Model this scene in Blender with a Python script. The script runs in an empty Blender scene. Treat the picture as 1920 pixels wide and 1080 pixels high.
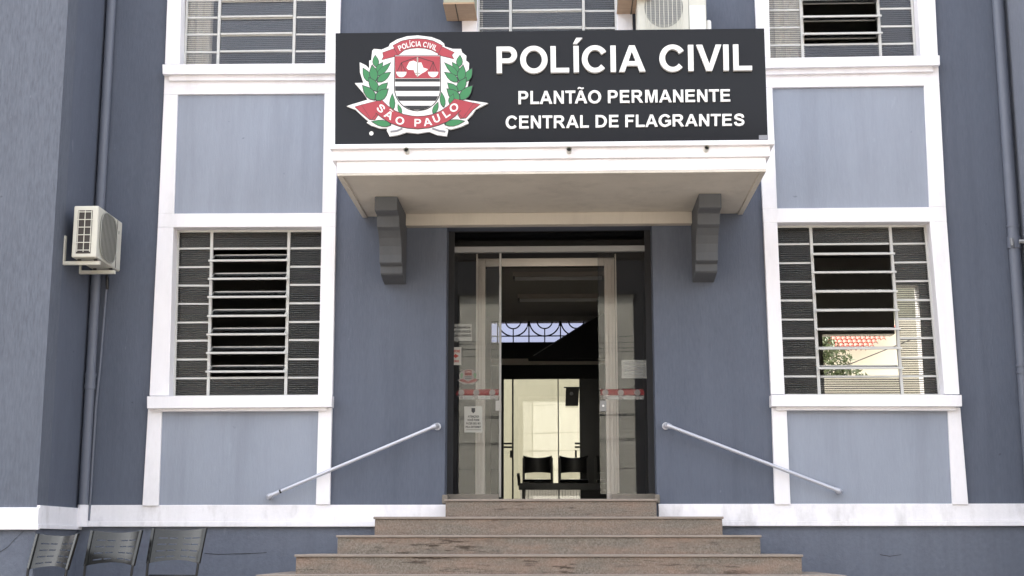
import bpy, bmesh, math, random
from mathutils import Vector, Matrix
random.seed(7)
S = bpy.context.scene
COL = S.collection

# ------------------------------------------------------------------ camera, sky, sun, exposure
FPX, CD, CX, CZ, PITCH, YAW = 2580.947, 13.28037, 0.122847, -0.416597, 0.1837339, -0.0364293
cam_d = bpy.data.cameras.new('camera')
cam = bpy.data.objects.new('camera', cam_d); COL.objects.link(cam)
cam.location = (CX, -CD, CZ)
cam.rotation_euler = (math.pi/2 + PITCH, 0, -YAW)
cam_d.sensor_width = 36.0
cam_d.lens = FPX/1920*36.0
cam_d.clip_start = 0.1
cam_d.clip_end = 1000
S.camera = cam

SUN_EL, SUN_AZ = 50.0, -52.0       # azimuth of the sun from +Y (behind the building) towards -X
world = bpy.data.worlds.new('World'); S.world = world; world.use_nodes = True
wn = world.node_tree.nodes; wl = world.node_tree.links
for n in list(wn): wn.remove(n)
sky = wn.new('ShaderNodeTexSky'); sky.sky_type = 'NISHITA'; sky.sun_disc = False
sky.sun_elevation = math.radians(SUN_EL); sky.sun_rotation = math.radians(SUN_AZ)
sky.air_density = 1.0; sky.dust_density = 4.0; sky.ozone_density = 1.0
hsv = wn.new('ShaderNodeHueSaturation'); hsv.inputs['Saturation'].default_value = 0.33
bg = wn.new('ShaderNodeBackground'); bg.inputs['Strength'].default_value = 0.15
wo = wn.new('ShaderNodeOutputWorld')
wl.new(sky.outputs[0], hsv.inputs['Color']); wl.new(hsv.outputs[0], bg.inputs['Color']); wl.new(bg.outputs[0], wo.inputs['Surface'])
sd = bpy.data.lights.new('sun', 'SUN'); sun = bpy.data.objects.new('sun', sd); COL.objects.link(sun)
sd.energy = 3.4; sd.angle = math.radians(0.5); sd.color = (1.0, 0.96, 0.9)
el, az = math.radians(SUN_EL), math.radians(SUN_AZ)
to_sun = Vector((math.sin(az)*math.cos(el), math.cos(az)*math.cos(el), math.sin(el)))
sun.rotation_euler = to_sun.to_track_quat('Z', 'Y').to_euler()
S.view_settings.view_transform = 'Standard'; S.view_settings.look = 'None'
S.view_settings.gamma = 1.0; S.view_settings.use_curve_mapping = False
S.view_settings.exposure = 2.55
S.render.engine = 'CYCLES'
S.cycles.max_bounces = 10; S.cycles.transparent_max_bounces = 16

# ------------------------------------------------------------------ measuring rays (turn a place read off the photograph into metres)
_cp, _sp, _cy, _sy = math.cos(PITCH), math.sin(PITCH), math.cos(YAW), math.sin(YAW)
_F = Vector((_sy*_cp, _cy*_cp, _sp)); _R = Vector((_cy, -_sy, 0)); _U = _R.cross(_F)
def at(px, py, Y):
    d = _F + _R*((px-960)/FPX) + _U*((540-py)/FPX)
    s = (Y+CD)/d.y
    return (CX+s*d.x, CZ+s*d.z)
def lerp_tab(tab, v):
    for (a, x), (b, y) in zip(tab, tab[1:]):
        if v <= b: return x+(y-x)*(v-a)/(b-a)
    (a, x), (b, y) = tab[-2:]
    return x+(y-x)*(v-a)/(b-a)

# ------------------------------------------------------------------ materials
def new_mat(name):
    m = bpy.data.materials.new(name); m.use_nodes = True
    nt = m.node_tree; b = nt.nodes['Principled BSDF']
    return m, nt, b
def N(nt, t, **k):
    n = nt.nodes.new(t)
    for a, v in k.items(): setattr(n, a, v)
    return n
def coords(nt, scale):
    g = N(nt, 'ShaderNodeNewGeometry'); mp = N(nt, 'ShaderNodeMapping')
    mp.inputs['Scale'].default_value = scale
    nt.links.new(g.outputs['Position'], mp.inputs['Vector']); return mp.outputs[0]
def noise(nt, scale, vec, detail=3, rough=0.6, s=1.0):
    n = N(nt, 'ShaderNodeTexNoise'); n.inputs['Scale'].default_value = s
    n.inputs['Detail'].default_value = detail; n.inputs['Roughness'].default_value = rough
    nt.links.new(coords(nt, scale), n.inputs['Vector']); return n.outputs['Fac']
def ramp(nt, fac, stops):
    r = N(nt, 'ShaderNodeValToRGB'); e = r.color_ramp.elements
    while len(e) < len(stops): e.new(0.5)
    for i, (p, c) in enumerate(stops):
        e[i].position = p; e[i].color = (c[0], c[1], c[2], 1) if hasattr(c, '__len__') else (c, c, c, 1)
    nt.links.new(fac, r.inputs['Fac']); return r.outputs['Color']
def mixc(nt, a, b, fac, mode='MIX'):
    m = N(nt, 'ShaderNodeMix', data_type='RGBA', blend_type=mode)
    for sock, v in ((m.inputs[0], fac), (m.inputs[6], a), (m.inputs[7], b)):
        if isinstance(v, (int, float)): sock.default_value = v
        elif isinstance(v, tuple): sock.default_value = (*v[:3], 1)
        else: nt.links.new(v, sock)
    return m.outputs[2]
def bump(nt, b, h, strength, dist=0.01):
    n = N(nt, 'ShaderNodeBump'); n.inputs['Strength'].default_value = strength; n.inputs['Distance'].default_value = dist
    nt.links.new(h, n.inputs['Height']); nt.links.new(n.outputs[0], b.inputs['Normal'])
def simple(name, c, rough=0.5, metal=0.0, var=0.0, spec=0.5):
    m, nt, b = new_mat(name)
    b.inputs['Base Color'].default_value = (*c, 1); b.inputs['Roughness'].default_value = rough
    b.inputs['Metallic'].default_value = metal; b.inputs['Specular IOR Level'].default_value = spec
    if var:
        f = noise(nt, (6, 6, 6), None)
        nt.links.new(mixc(nt, tuple(x*(1-var) for x in c), tuple(min(1, x*(1+var)) for x in c), f), b.inputs['Base Color'])
    return m
def plaster(name, c, var=0.10, spots=0.35, streak=(60, 60, 9), bs=0.5, dirt=0.0, streaks=0.5):
    m, nt, b = new_mat(name); b.inputs['Roughness'].default_value = 0.75; b.inputs['Specular IOR Level'].default_value = 0.25
    fine = noise(nt, streak, None, 4, 0.65)
    big = noise(nt, (1.1, 1.1, 0.7), None, 4, 0.6)
    col = mixc(nt, tuple(x*(1-var) for x in c), tuple(min(1, x*(1+var)) for x in c), ramp(nt, fine, [(0.3, 0.0), (0.7, 1.0)]))
    col = mixc(nt, col, tuple(min(1, x*1.12+0.004) for x in c), ramp(nt, big, [(0.42, 0.0), (0.7, 0.55)]))
    run = noise(nt, (3.2, 3.2, 0.22), None, 5, 0.7)
    col = mixc(nt, col, tuple(x*0.80 for x in c), ramp(nt, run, [(0.50, 0.0), (0.68, streaks)]))
    run2 = noise(nt, (5.5, 5.5, 0.4), None, 4, 0.65)
    col = mixc(nt, col, tuple(min(0.9, x*1.16+0.006) for x in c), ramp(nt, run2, [(0.55, 0.0), (0.72, streaks*0.8)]))
    if spots:
        sp = noise(nt, (14, 14, 5), None, 2, 0.5)
        col = mixc(nt, col, tuple(min(0.9, x*1.5+0.04) for x in c), ramp(nt, sp, [(0.735, 0.0), (0.75, spots)]))
        sp2 = noise(nt, (9, 9, 11), None, 2, 0.5)
        col = mixc(nt, col, tuple(x*0.6 for x in c), ramp(nt, sp2, [(0.76, 0.0), (0.79, 0.7)]))
    if dirt:
        d = noise(nt, (3, 3, 1.2), None, 5, 0.7)
        col = mixc(nt, col, (0.16, 0.14, 0.11), ramp(nt, d, [(0.52, 0.0), (0.8, dirt)]))
    nt.links.new(col, b.inputs['Base Color'])
    h = noise(nt, tuple(x*1.6 for x in streak), None, 4, 0.7)
    bump(nt, b, h, bs, 0.006)
    return m
M = {}
M['dark_blue'] = plaster('blue_grey_plaster', (0.106, 0.120, 0.157))
M['wing_blue'] = plaster('wing_blue_plaster', (0.119, 0.132, 0.164), var=0.20)
M['side_lit_blue'] = plaster('right_wing_side_lit', (0.20, 0.215, 0.255))  # light from the left is put into this lighter side colour
M['light_blue'] = plaster('light_blue_plaster', (0.285, 0.312, 0.372), var=0.04, bs=0.35, spots=0.08, streaks=0.45)
M['base_blue'] = plaster('base_plaster', (0.138, 0.153, 0.192), var=0.1, streak=(22, 22, 22), bs=1.0, spots=0.2)
M['white'] = plaster('white_trim_paint', (0.85, 0.83, 0.855), var=0.02, spots=0, bs=0.12, dirt=0.16, streaks=0.25)
M['band'] = plaster('white_band_paint', (0.86, 0.84, 0.865), var=0.03, spots=0, streak=(30, 30, 30), bs=0.3, dirt=0.42, streaks=0.3)
M['cream'] = plaster('cream_wall_paint', (0.345, 0.345, 0.265), var=0.02, spots=0, bs=0.1)
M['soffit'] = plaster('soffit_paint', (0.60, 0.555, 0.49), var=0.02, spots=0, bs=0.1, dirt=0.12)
M['beam'] = plaster('beam_paint', (0.52, 0.47, 0.415), var=0.02, spots=0, bs=0.1)
M['bracket'] = plaster('bracket_paint', (0.103, 0.108, 0.118), var=0.03, spots=0, bs=0.15)
M['inner'] = simple('interior_wall_paint', (0.42, 0.40, 0.37), 0.8, var=0.05)
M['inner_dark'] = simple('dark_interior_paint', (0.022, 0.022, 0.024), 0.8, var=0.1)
M['ceil'] = simple('ceiling_paint', (0.45, 0.43, 0.39), 0.85, var=0.05)
M['tile_floor'] = simple('hall_floor_tile', (0.35, 0.33, 0.30), 0.3, var=0.08)
M['bar'] = simple('grey_white_bar_paint', (0.56, 0.555, 0.53), 0.45, var=0.1)
M['alu'] = simple('anodised_metal', (0.26, 0.255, 0.245), 0.35, 0.5)
M['frame_grey'] = simple('grey_door_frame', (0.22, 0.22, 0.22), 0.4, 0.2)
M['architrave'] = simple('pale_architrave_paint', (0.62, 0.56, 0.50), 0.6, var=0.04)
M['black'] = simple('black_plastic', (0.012, 0.012, 0.014), 0.4)
M['blackm'] = simple('black_metal', (0.02, 0.02, 0.022), 0.35, 0.3)
M['rail'] = simple('painted_steel_tube', (0.55, 0.56, 0.62), 0.3, 0.35, var=0.05)
M['pipe'] = simple('blue_pipe_paint', (0.13, 0.143, 0.18), 0.5, var=0.08)
M['acw'] = simple('dirty_white_metal', (0.60, 0.585, 0.51), 0.4, var=0.10)
M['acd'] = simple('dark_coil', (0.035, 0.028, 0.024), 0.6)
M['acg'] = simple('grey_fan_grille', (0.30, 0.30, 0.27), 0.5)
M['sign'] = simple('gloss_black_sign', (0.014, 0.014, 0.016), 0.10, spec=0.17)
M['letter'] = simple('white_acrylic_letter', (0.80, 0.79, 0.77), 0.35, var=0.03)
M['red'] = simple('emblem_red', (0.37, 0.040, 0.055), 0.4)
M['green'] = simple('emblem_green', (0.035, 0.20, 0.07), 0.4)
M['eblack'] = simple('emblem_black', (0.02, 0.02, 0.022), 0.4)
M['egrey'] = simple('emblem_grey', (0.22, 0.22, 0.24), 0.4)
M['paper'] = simple('paper', (0.38, 0.37, 0.33), 0.8, var=0.05)
M['paper_red'] = simple('paper_print_red', (0.30, 0.03, 0.02), 0.7)
M['ink'] = simple('paper_print_black', (0.03, 0.03, 0.03), 0.7)
M['curtain'] = simple('beige_curtain', (0.80, 0.76, 0.66), 0.9, var=0.05)
M['brown'] = plaster('brown_timber', (0.42, 0.29, 0.19), var=0.15, spots=0, streak=(5, 60, 60), bs=0.3)
M['clay'] = simple('clay_roof_tile', (0.28, 0.07, 0.045), 0.8, var=0.3)
M['trunk'] = simple('bark', (0.12, 0.09, 0.06), 0.9, var=0.2)
M['leaf'] = simple('leaf_green', (0.085, 0.11, 0.05), 0.6, var=0.4)
M['asphalt'] = simple('asphalt', (0.06, 0.06, 0.06), 0.9, var=0.2)
M['pave'] = plaster('concrete_paving', (0.20, 0.175, 0.145), var=0.08, spots=0, streak=(12, 12, 12))
M['white_house'] = simple('white_house_paint', (0.72, 0.70, 0.60), 0.8, var=0.04)
M['dark_tower'] = simple('dark_tower_wall', (0.02, 0.02, 0.022), 0.6, var=0.2)
M['rubber'] = simple('wire_rubber', (0.02, 0.02, 0.02), 0.6)

def steel():
    m, nt, b = new_mat('brushed_grey_metal')
    b.inputs['Base Color'].default_value = (0.050, 0.049, 0.046, 1); b.inputs['Metallic'].default_value = 0.85; b.inputs['Roughness'].default_value = 0.24
    return m
M['steel'] = steel()

def stone(name, pink, stain):
    m, nt, b = new_mat(name); b.inputs['Roughness'].default_value = 0.85; b.inputs['Specular IOR Level'].default_value = 0.2
    g = noise(nt, (70, 70, 70), None, 4, 0.7)
    col = mixc(nt, (0.115, 0.097, 0.078), (0.285, 0.245, 0.205), ramp(nt, g, [(0.3, 0.0), (0.7, 1.0)]))
    pk = noise(nt, (1.6, 1.6, 6), None, 4, 0.6)
    col = mixc(nt, col, (0.33, 0.205, 0.15), ramp(nt, pk, [(0.40, 0.0), (0.72, pink)]))
    gy = noise(nt, (2.3, 2.3, 9), None, 5, 0.65)
    col = mixc(nt, col, (0.15, 0.135, 0.115), ramp(nt, gy, [(0.48, 0.0), (0.72, 0.55)]))
    st = noise(nt, (3.5, 3.5, 34), None, 5, 0.75)
    ms = noise(nt, (0.9, 0.9, 2.5), None, 2, 0.5)
    msk = mixc(nt, ramp(nt, st, [(stain, 0.0), (stain+0.09, 0.9)]), ramp(nt, ms, [(0.48, 0.0), (0.6, 1.0)]), 1.0, 'MULTIPLY')
    col = mixc(nt, col, (0.055, 0.04, 0.03), msk)
    nt.links.new(col, b.inputs['Base Color'])
    bump(nt, b, g, 0.6, 0.006)
    return m
M['stone'] = stone('worn_brown_sandstone', 0.45, 0.56)
M['stone_pink'] = stone('worn_pink_sandstone', 0.65, 0.525)
M['tread'] = simple('worn_tread_stone', (0.27, 0.225, 0.19), 0.85, var=0.25)

def glass(name, tint=0.8, dust=0.0, rib=False, rough=0.0, refl=1.6, veilcol=(0.35, 0.35, 0.33), tintcol=(1, 1, 1), dark=0.4):
    m = bpy.data.materials.new(name); m.use_nodes = True; nt = m.node_tree
    for n in list(nt.nodes): nt.nodes.remove(n)
    out = N(nt, 'ShaderNodeOutputMaterial'); tr = N(nt, 'ShaderNodeBsdfTransparent'); gl = N(nt, 'ShaderNodeBsdfGlossy')
    tr.inputs[0].default_value = (tint*tintcol[0], tint*tintcol[1], tint*tintcol[2], 1); gl.inputs['Roughness'].default_value = rough
    fr = N(nt, 'ShaderNodeFresnel'); fr.inputs[0].default_value = 1.5
    mu = N(nt, 'ShaderNodeMath', operation='MULTIPLY'); mu.inputs[1].default_value = refl; mu.use_clamp = True
    nt.links.new(fr.outputs[0], mu.inputs[0])
    mx = N(nt, 'ShaderNodeMixShader')
    base = tr.outputs[0]
    if dust:
        df = N(nt, 'ShaderNodeBsdfDiffuse'); df.inputs[0].default_value = (*veilcol, 1)
        m2 = N(nt, 'ShaderNodeMixShader'); m2.inputs[0].default_value = dust
        nt.links.new(tr.outputs[0], m2.inputs[1]); nt.links.new(df.outputs[0], m2.inputs[2]); base = m2.outputs[0]
        if rib:
            w = N(nt, 'ShaderNodeTexWave', wave_type='BANDS', bands_direction='Z'); w.inputs['Scale'].default_value = 14.5
            w.inputs['Distortion'].default_value = 0.25; w.inputs['Detail'].default_value = 1; w.inputs['Detail Scale'].default_value = 0.5
            g = N(nt, 'ShaderNodeNewGeometry'); nt.links.new(g.outputs['Position'], w.inputs['Vector'])
            c = ramp(nt, w.outputs['Fac'], [(0.25, dust*2.2), (0.6, dust*0.15)])
            nt.links.new(c, m2.inputs[0])
            dk = ramp(nt, w.outputs['Fac'], [(0.25, tint*dark), (0.6, tint)])
            nt.links.new(dk, tr.inputs[0])
            bp = N(nt, 'ShaderNodeBump'); bp.inputs['Strength'].default_value = 0.25; bp.inputs['Distance'].default_value = 0.004
            nt.links.new(w.outputs['Fac'], bp.inputs['Height']); nt.links.new(bp.outputs[0], gl.inputs['Normal'])
    nt.links.new(mu.outputs[0], mx.inputs[0]); nt.links.new(base, mx.inputs[1]); nt.links.new(gl.outputs[0], mx.inputs[2])
    nt.links.new(mx.outputs[0], out.inputs['Surface']); return m
M['glass'] = glass('clear_door_glass', 0.80, refl=0.68)
M['glass_dim'] = glass('transom_glass', 0.35, refl=1.0)
M['ribbed'] = glass('ribbed_window_glass', 0.80, dust=0.065, rib=True, rough=0.10, refl=0.35)
M['ribbed_light'] = glass('ribbed_upper_window_glass', 0.97, dust=0.07, rib=True, dark=0.8, rough=0.12, refl=0.9, veilcol=(0.40, 0.42, 0.5))  # bluish colour of the dust share stands in for mirrored sky
M['pane'] = glass('tilted_window_glass', 0.75, dust=0.05, refl=1.6)
M['film'] = glass('clear_sticker', 0.9, dust=0.32, veilcol=(0.45, 0.45, 0.42), refl=0.5)
M['redfilm'] = glass('red_sticker_film', 0.7, dust=0.6, veilcol=(0.25, 0.04, 0.042), refl=0.5)
M['whitefilm'] = glass('white_sticker_film', 0.8, dust=0.5, veilcol=(0.30, 0.28, 0.26), refl=0.5)
M['greenfilm'] = glass('green_sticker_film', 0.8, dust=0.7, veilcol=(0.12, 0.2, 0.12), refl=0.5)

# ------------------------------------------------------------------ mesh building
class MB:
    def __init__(s): s.v = []; s.f = []
    def add(s, vs, fs):
        n = len(s.v); s.v += [tuple(v) for v in vs]; s.f += [tuple(i+n for i in f) for f in fs]; return s
    def hexa(s, a):   # 8 corners: front 4 (TL,TR,BR,BL), back 4
        return s.add(a, [(0, 3, 2, 1), (4, 5, 6, 7), (0, 1, 5, 4), (1, 2, 6, 5), (2, 3, 7, 6), (3, 0, 4, 7)])
    def box(s, x0, x1, y0, y1, z0, z1):
        return s.hexa([(x0, y0, z1), (x1, y0, z1), (x1, y0, z0), (x0, y0, z0), (x0, y1, z1), (x1, y1, z1), (x1, y1, z0), (x0, y1, z0)])
    def quad(s, pts, y0, y1):    # pts: four (x,z) TL,TR,BR,BL
        return s.hexa([(p[0], y0, p[1]) for p in pts]+[(p[0], y1, p[1]) for p in pts])
    def px(s, pts, y0, y1):      # pts: photo points lying at depth y0
        return s.quad([at(p[0], p[1], y0) for p in pts], y0, y1)
    def poly(s, pts, y0, y1):    # extruded (x,z) polygon
        n = len(pts)
        vs = [(p[0], y0, p[1]) for p in pts]+[(p[0], y1, p[1]) for p in pts]
        return s.add(vs, [tuple(range(n-1, -1, -1)), tuple(range(n, 2*n))]+[(i, (i+1) % n, n+(i+1) % n, n+i) for i in range(n)])
    def profx(s, pts, x0, x1):   # (y,z) profile extruded along x
        n = len(pts)
        vs = [(x0, p[0], p[1]) for p in pts]+[(x1, p[0], p[1]) for p in pts]
        return s.add(vs, [tuple(range(n)), tuple(range(2*n-1, n-1, -1))]+[(i, n+i, n+(i+1) % n, (i+1) % n) for i in range(n)])
    def tube(s, pts, r, n=10, cap=True):
        pts = [Vector(p) for p in pts]; rings = []
        for i, p in enumerate(pts):
            d = (pts[min(i+1, len(pts)-1)]-pts[max(i-1, 0)]).normalized()
            a = Vector((0, 0, 1)) if abs(d.z) < 0.9 else Vector((1, 0, 0))
            u = d.cross(a).normalized(); w = d.cross(u)
            rr = r[i] if hasattr(r, '__len__') else r
            rings.append([p+(u*math.cos(t)+w*math.sin(t))*rr for t in [2*math.pi*k/n for k in range(n)]])
        vs = [v for rg in rings for v in rg]; fs = []
        for i in range(len(pts)-1):
            for k in range(n):
                a, b = i*n+k, i*n+(k+1) % n; fs.append((a, b, b+n, a+n))
        if cap: fs += [tuple(range(n-1, -1, -1)), tuple(range((len(pts)-1)*n, len(pts)*n))]
        return s.add(vs, fs)
    def build(s, name, mat, parent=None, bevel=0, smooth=False, loc=None):
        me = bpy.data.meshes.new(name)
        base = Vector(loc) if loc is not None else (world_loc(parent) if parent else Vector((0, 0, 0)))
        me.from_pydata([(v[0]-base.x, v[1]-base.y, v[2]-base.z) for v in s.v], [], s.f); me.validate()
        bm = bmesh.new(); bm.from_mesh(me); bmesh.ops.recalc_face_normals(bm, faces=bm.faces)
        bm.to_mesh(me); bm.free()
        o = bpy.data.objects.new(name, me); me.materials.append(mat if not isinstance(mat, str) else M[mat]); COL.objects.link(o)
        if parent: o.parent = parent
        elif loc is not None: o.location = loc
        if loc is not None and parent: o.location = Vector(loc)-world_loc(parent)
        if smooth:
            for p in me.polygons: p.use_smooth = True
            me.set_sharp_from_angle(angle=math.radians(40))
        if bevel:
            b = o.modifiers.new('edge', 'BEVEL'); b.width = bevel; b.segments = 2; b.limit_method = 'ANGLE'
        return o
def world_loc(o):
    v = Vector(o.location)
    while o.parent: o = o.parent; v += Vector(o.location)
    return v
def tag(o, label, cat, group=None, kind=None):
    if label: o['label'] = label
    if cat: o['category'] = cat
    if group: o['group'] = group
    if kind: o['kind'] = kind
    return o
def thing(name, label, cat, loc=(0, 0, 0), rz=0, group=None):
    o = bpy.data.objects.new(name, None); o.empty_display_size = 0.1; COL.objects.link(o)
    o.location = loc; o.rotation_euler = (0, 0, rz); return tag(o, label, cat, group)
def struct(mb, name, mat, **k):
    o = mb.build(name, mat, **k); o['kind'] = 'structure'; return o
def wall_grid(mb, xs, zs, holes, y0, y1):
    xs = sorted(set(xs)); zs = sorted(set(zs))
    solid = lambda i, j: 0 <= i < len(xs)-1 and 0 <= j < len(zs)-1 and not any(h[0] <= (xs[i]+xs[i+1])/2 <= h[1] and h[2] <= (zs[j]+zs[j+1])/2 <= h[3] for h in holes)
    for i in range(len(xs)-1):
        for j in range(len(zs)-1):
            if not solid(i, j): continue
            a, b, c, d = xs[i], xs[i+1], zs[j], zs[j+1]
            mb.add([(a, y0, c), (b, y0, c), (b, y0, d), (a, y0, d)], [(0, 1, 2, 3)])
            mb.add([(a, y1, c), (b, y1, c), (b, y1, d), (a, y1, d)], [(3, 2, 1, 0)])
            if not solid(i-1, j): mb.add([(a, y0, c), (a, y1, c), (a, y1, d), (a, y0, d)], [(3, 2, 1, 0)])
            if not solid(i+1, j): mb.add([(b, y0, c), (b, y1, c), (b, y1, d), (b, y0, d)], [(0, 1, 2, 3)])
            if not solid(i, j-1): mb.add([(a, y0, c), (b, y0, c), (b, y1, c), (a, y1, c)], [(3, 2, 1, 0)])
            if not solid(i, j+1): mb.add([(a, y0, d), (b, y0, d), (b, y1, d), (a, y1, d)], [(0, 1, 2, 3)])

# fonts: the one Blender ships, thickened; its built-in face otherwise
FONT = None
try:
    import os
    fp = os.path.join(bpy.utils.resource_path('LOCAL'), 'datafiles', 'fonts', 'Inter.woff2')
    FONT = bpy.data.fonts.load(fp)
except Exception:
    FONT = None
def text_polys(txt, size=1.0, offset=0.02, extrude=0.01, spacing=1.0):
    """mesh data (verts, faces) of a line of lettering; x along, y up, z thickness"""
    cu = bpy.data.curves.new('lettering', 'FONT'); cu.body = txt; cu.size = size
    cu.bevel_depth = offset*size; cu.bevel_resolution = 0
    cu.extrude = extrude; cu.space_character = spacing; cu.resolution_u = 4
    if FONT: cu.font = FONT
    o = bpy.data.objects.new('lettering', cu); COL.objects.link(o)
    me = bpy.data.meshes.new_from_object(o.evaluated_get(bpy.context.evaluated_depsgraph_get()))
    bm = bmesh.new(); bm.from_mesh(me); bmesh.ops.remove_doubles(bm, verts=bm.verts, dist=1e-5*size)
    vs = [v.co.copy() for v in bm.verts]; bm.verts.index_update(); fs = [tuple(v.index for v in f.verts) for f in bm.faces]
    bm.free(); bpy.data.objects.remove(o); bpy.data.curves.remove(cu); bpy.data.meshes.remove(me)
    return vs, fs
def islands(vs, fs):
    par = list(range(len(vs)))
    def fd(a):
        while par[a] != a: par[a] = par[par[a]]; a = par[a]
        return a
    for f in fs:
        r = fd(f[0])
        for i in f[1:]: par[fd(i)] = r
    g = {}
    for f in fs: g.setdefault(fd(f[0]), []).append(f)
    out = [(min(vs[i].x for f in F for i in f), max(vs[i].x for f in F for i in f), F) for F in g.values()]
    out.sort(key=lambda t: t[0]); res = []
    for a, b, F in out:      # an accent joins the letter below it
        if res and (a+b)/2 < res[-1][1] and a >= res[-1][0]-0.15*(b-a) : res[-1] = (min(a, res[-1][0]), max(b, res[-1][1]), res[-1][2]+F)
        elif res and (res[-1][0]+res[-1][1])/2 > a: res[-1] = (min(a, res[-1][0]), max(b, res[-1][1]), res[-1][2]+F)
        else: res.append((a, b, F))
    return [r[2] for r in res]
def letters(txt, corners, y0, y1, mat, parent, name='letter', offset=0.02, split=True, spacing=1.0, capfit=None):
    """3D lettering stretched to four (x,z) corners TL,TR,BR,BL at depth y0 (front) to y1; the corners hold the plain capitals"""
    vs, fs = text_polys(txt, 1.0, offset, 0.5, spacing)
    ref, _ = text_polys(capfit or 'H', 1.0, offset, 0.5)
    x0 = min(v.x for v in vs); x1 = max(v.x for v in vs); b0 = min(v.y for v in ref); b1 = max(v.y for v in ref)
    TL, TR, BR, BL = corners
    def mp(v):
        u = (v.x-x0)/(x1-x0); t = (v.y-b0)/(b1-b0)
        X = (1-u)*((1-t)*BL[0]+t*TL[0])+u*((1-t)*BR[0]+t*TR[0]); Z = (1-u)*((1-t)*BL[1]+t*TL[1])+u*((1-t)*BR[1]+t*TR[1])
        return (X, y1 if v.z < 0 else (y0 if v.z > 0.5+offset*0.5 else y0+min(0.002, (y1-y0)*0.3)), Z)
    P = [mp(v) for v in vs]
    for F in (islands(vs, fs) if split else [fs]):
        idx = sorted({i for f in F for i in f}); mm = {k: n for n, k in enumerate(idx)}
        MB().add([P[i] for i in idx], [tuple(mm[i] for i in f) for f in F]).build(name, mat, parent)

# ---- plain bold block capitals drawn as outlines (cap height 1)
from mathutils.geometry import tessellate_polygon
def _arc(cx, cy, rx, ry, a0, a1, n=14): return [(cx+rx*math.cos(math.radians(a0+(a1-a0)*i/n)), cy+ry*math.sin(math.radians(a0+(a1-a0)*i/n))) for i in range(n+1)]
def _stroke(pts, w, n=5):
    P = []
    for i in range(len(pts)-1):
        p0 = pts[max(i-1, 0)]; p1 = pts[i]; p2 = pts[i+1]; p3 = pts[min(i+2, len(pts)-1)]
        for k in range(n):
            t = k/n; P.append(tuple(0.5*((2*p1[j])+(-p0[j]+p2[j])*t+(2*p0[j]-5*p1[j]+4*p2[j]-p3[j])*t*t+(-p0[j]+3*p1[j]-3*p2[j]+p3[j])*t**3) for j in (0, 1)))
    P.append(pts[-1]); L = []; Rr = []
    for i, p in enumerate(P):
        a = P[max(i-1, 0)]; b = P[min(i+1, len(P)-1)]; dx, dy = b[0]-a[0], b[1]-a[1]; l = math.hypot(dx, dy)
        L.append((p[0]-dy/l*w/2, p[1]+dx/l*w/2)); Rr.append((p[0]+dy/l*w/2, p[1]-dx/l*w/2))
    return L+Rr[::-1]
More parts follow.
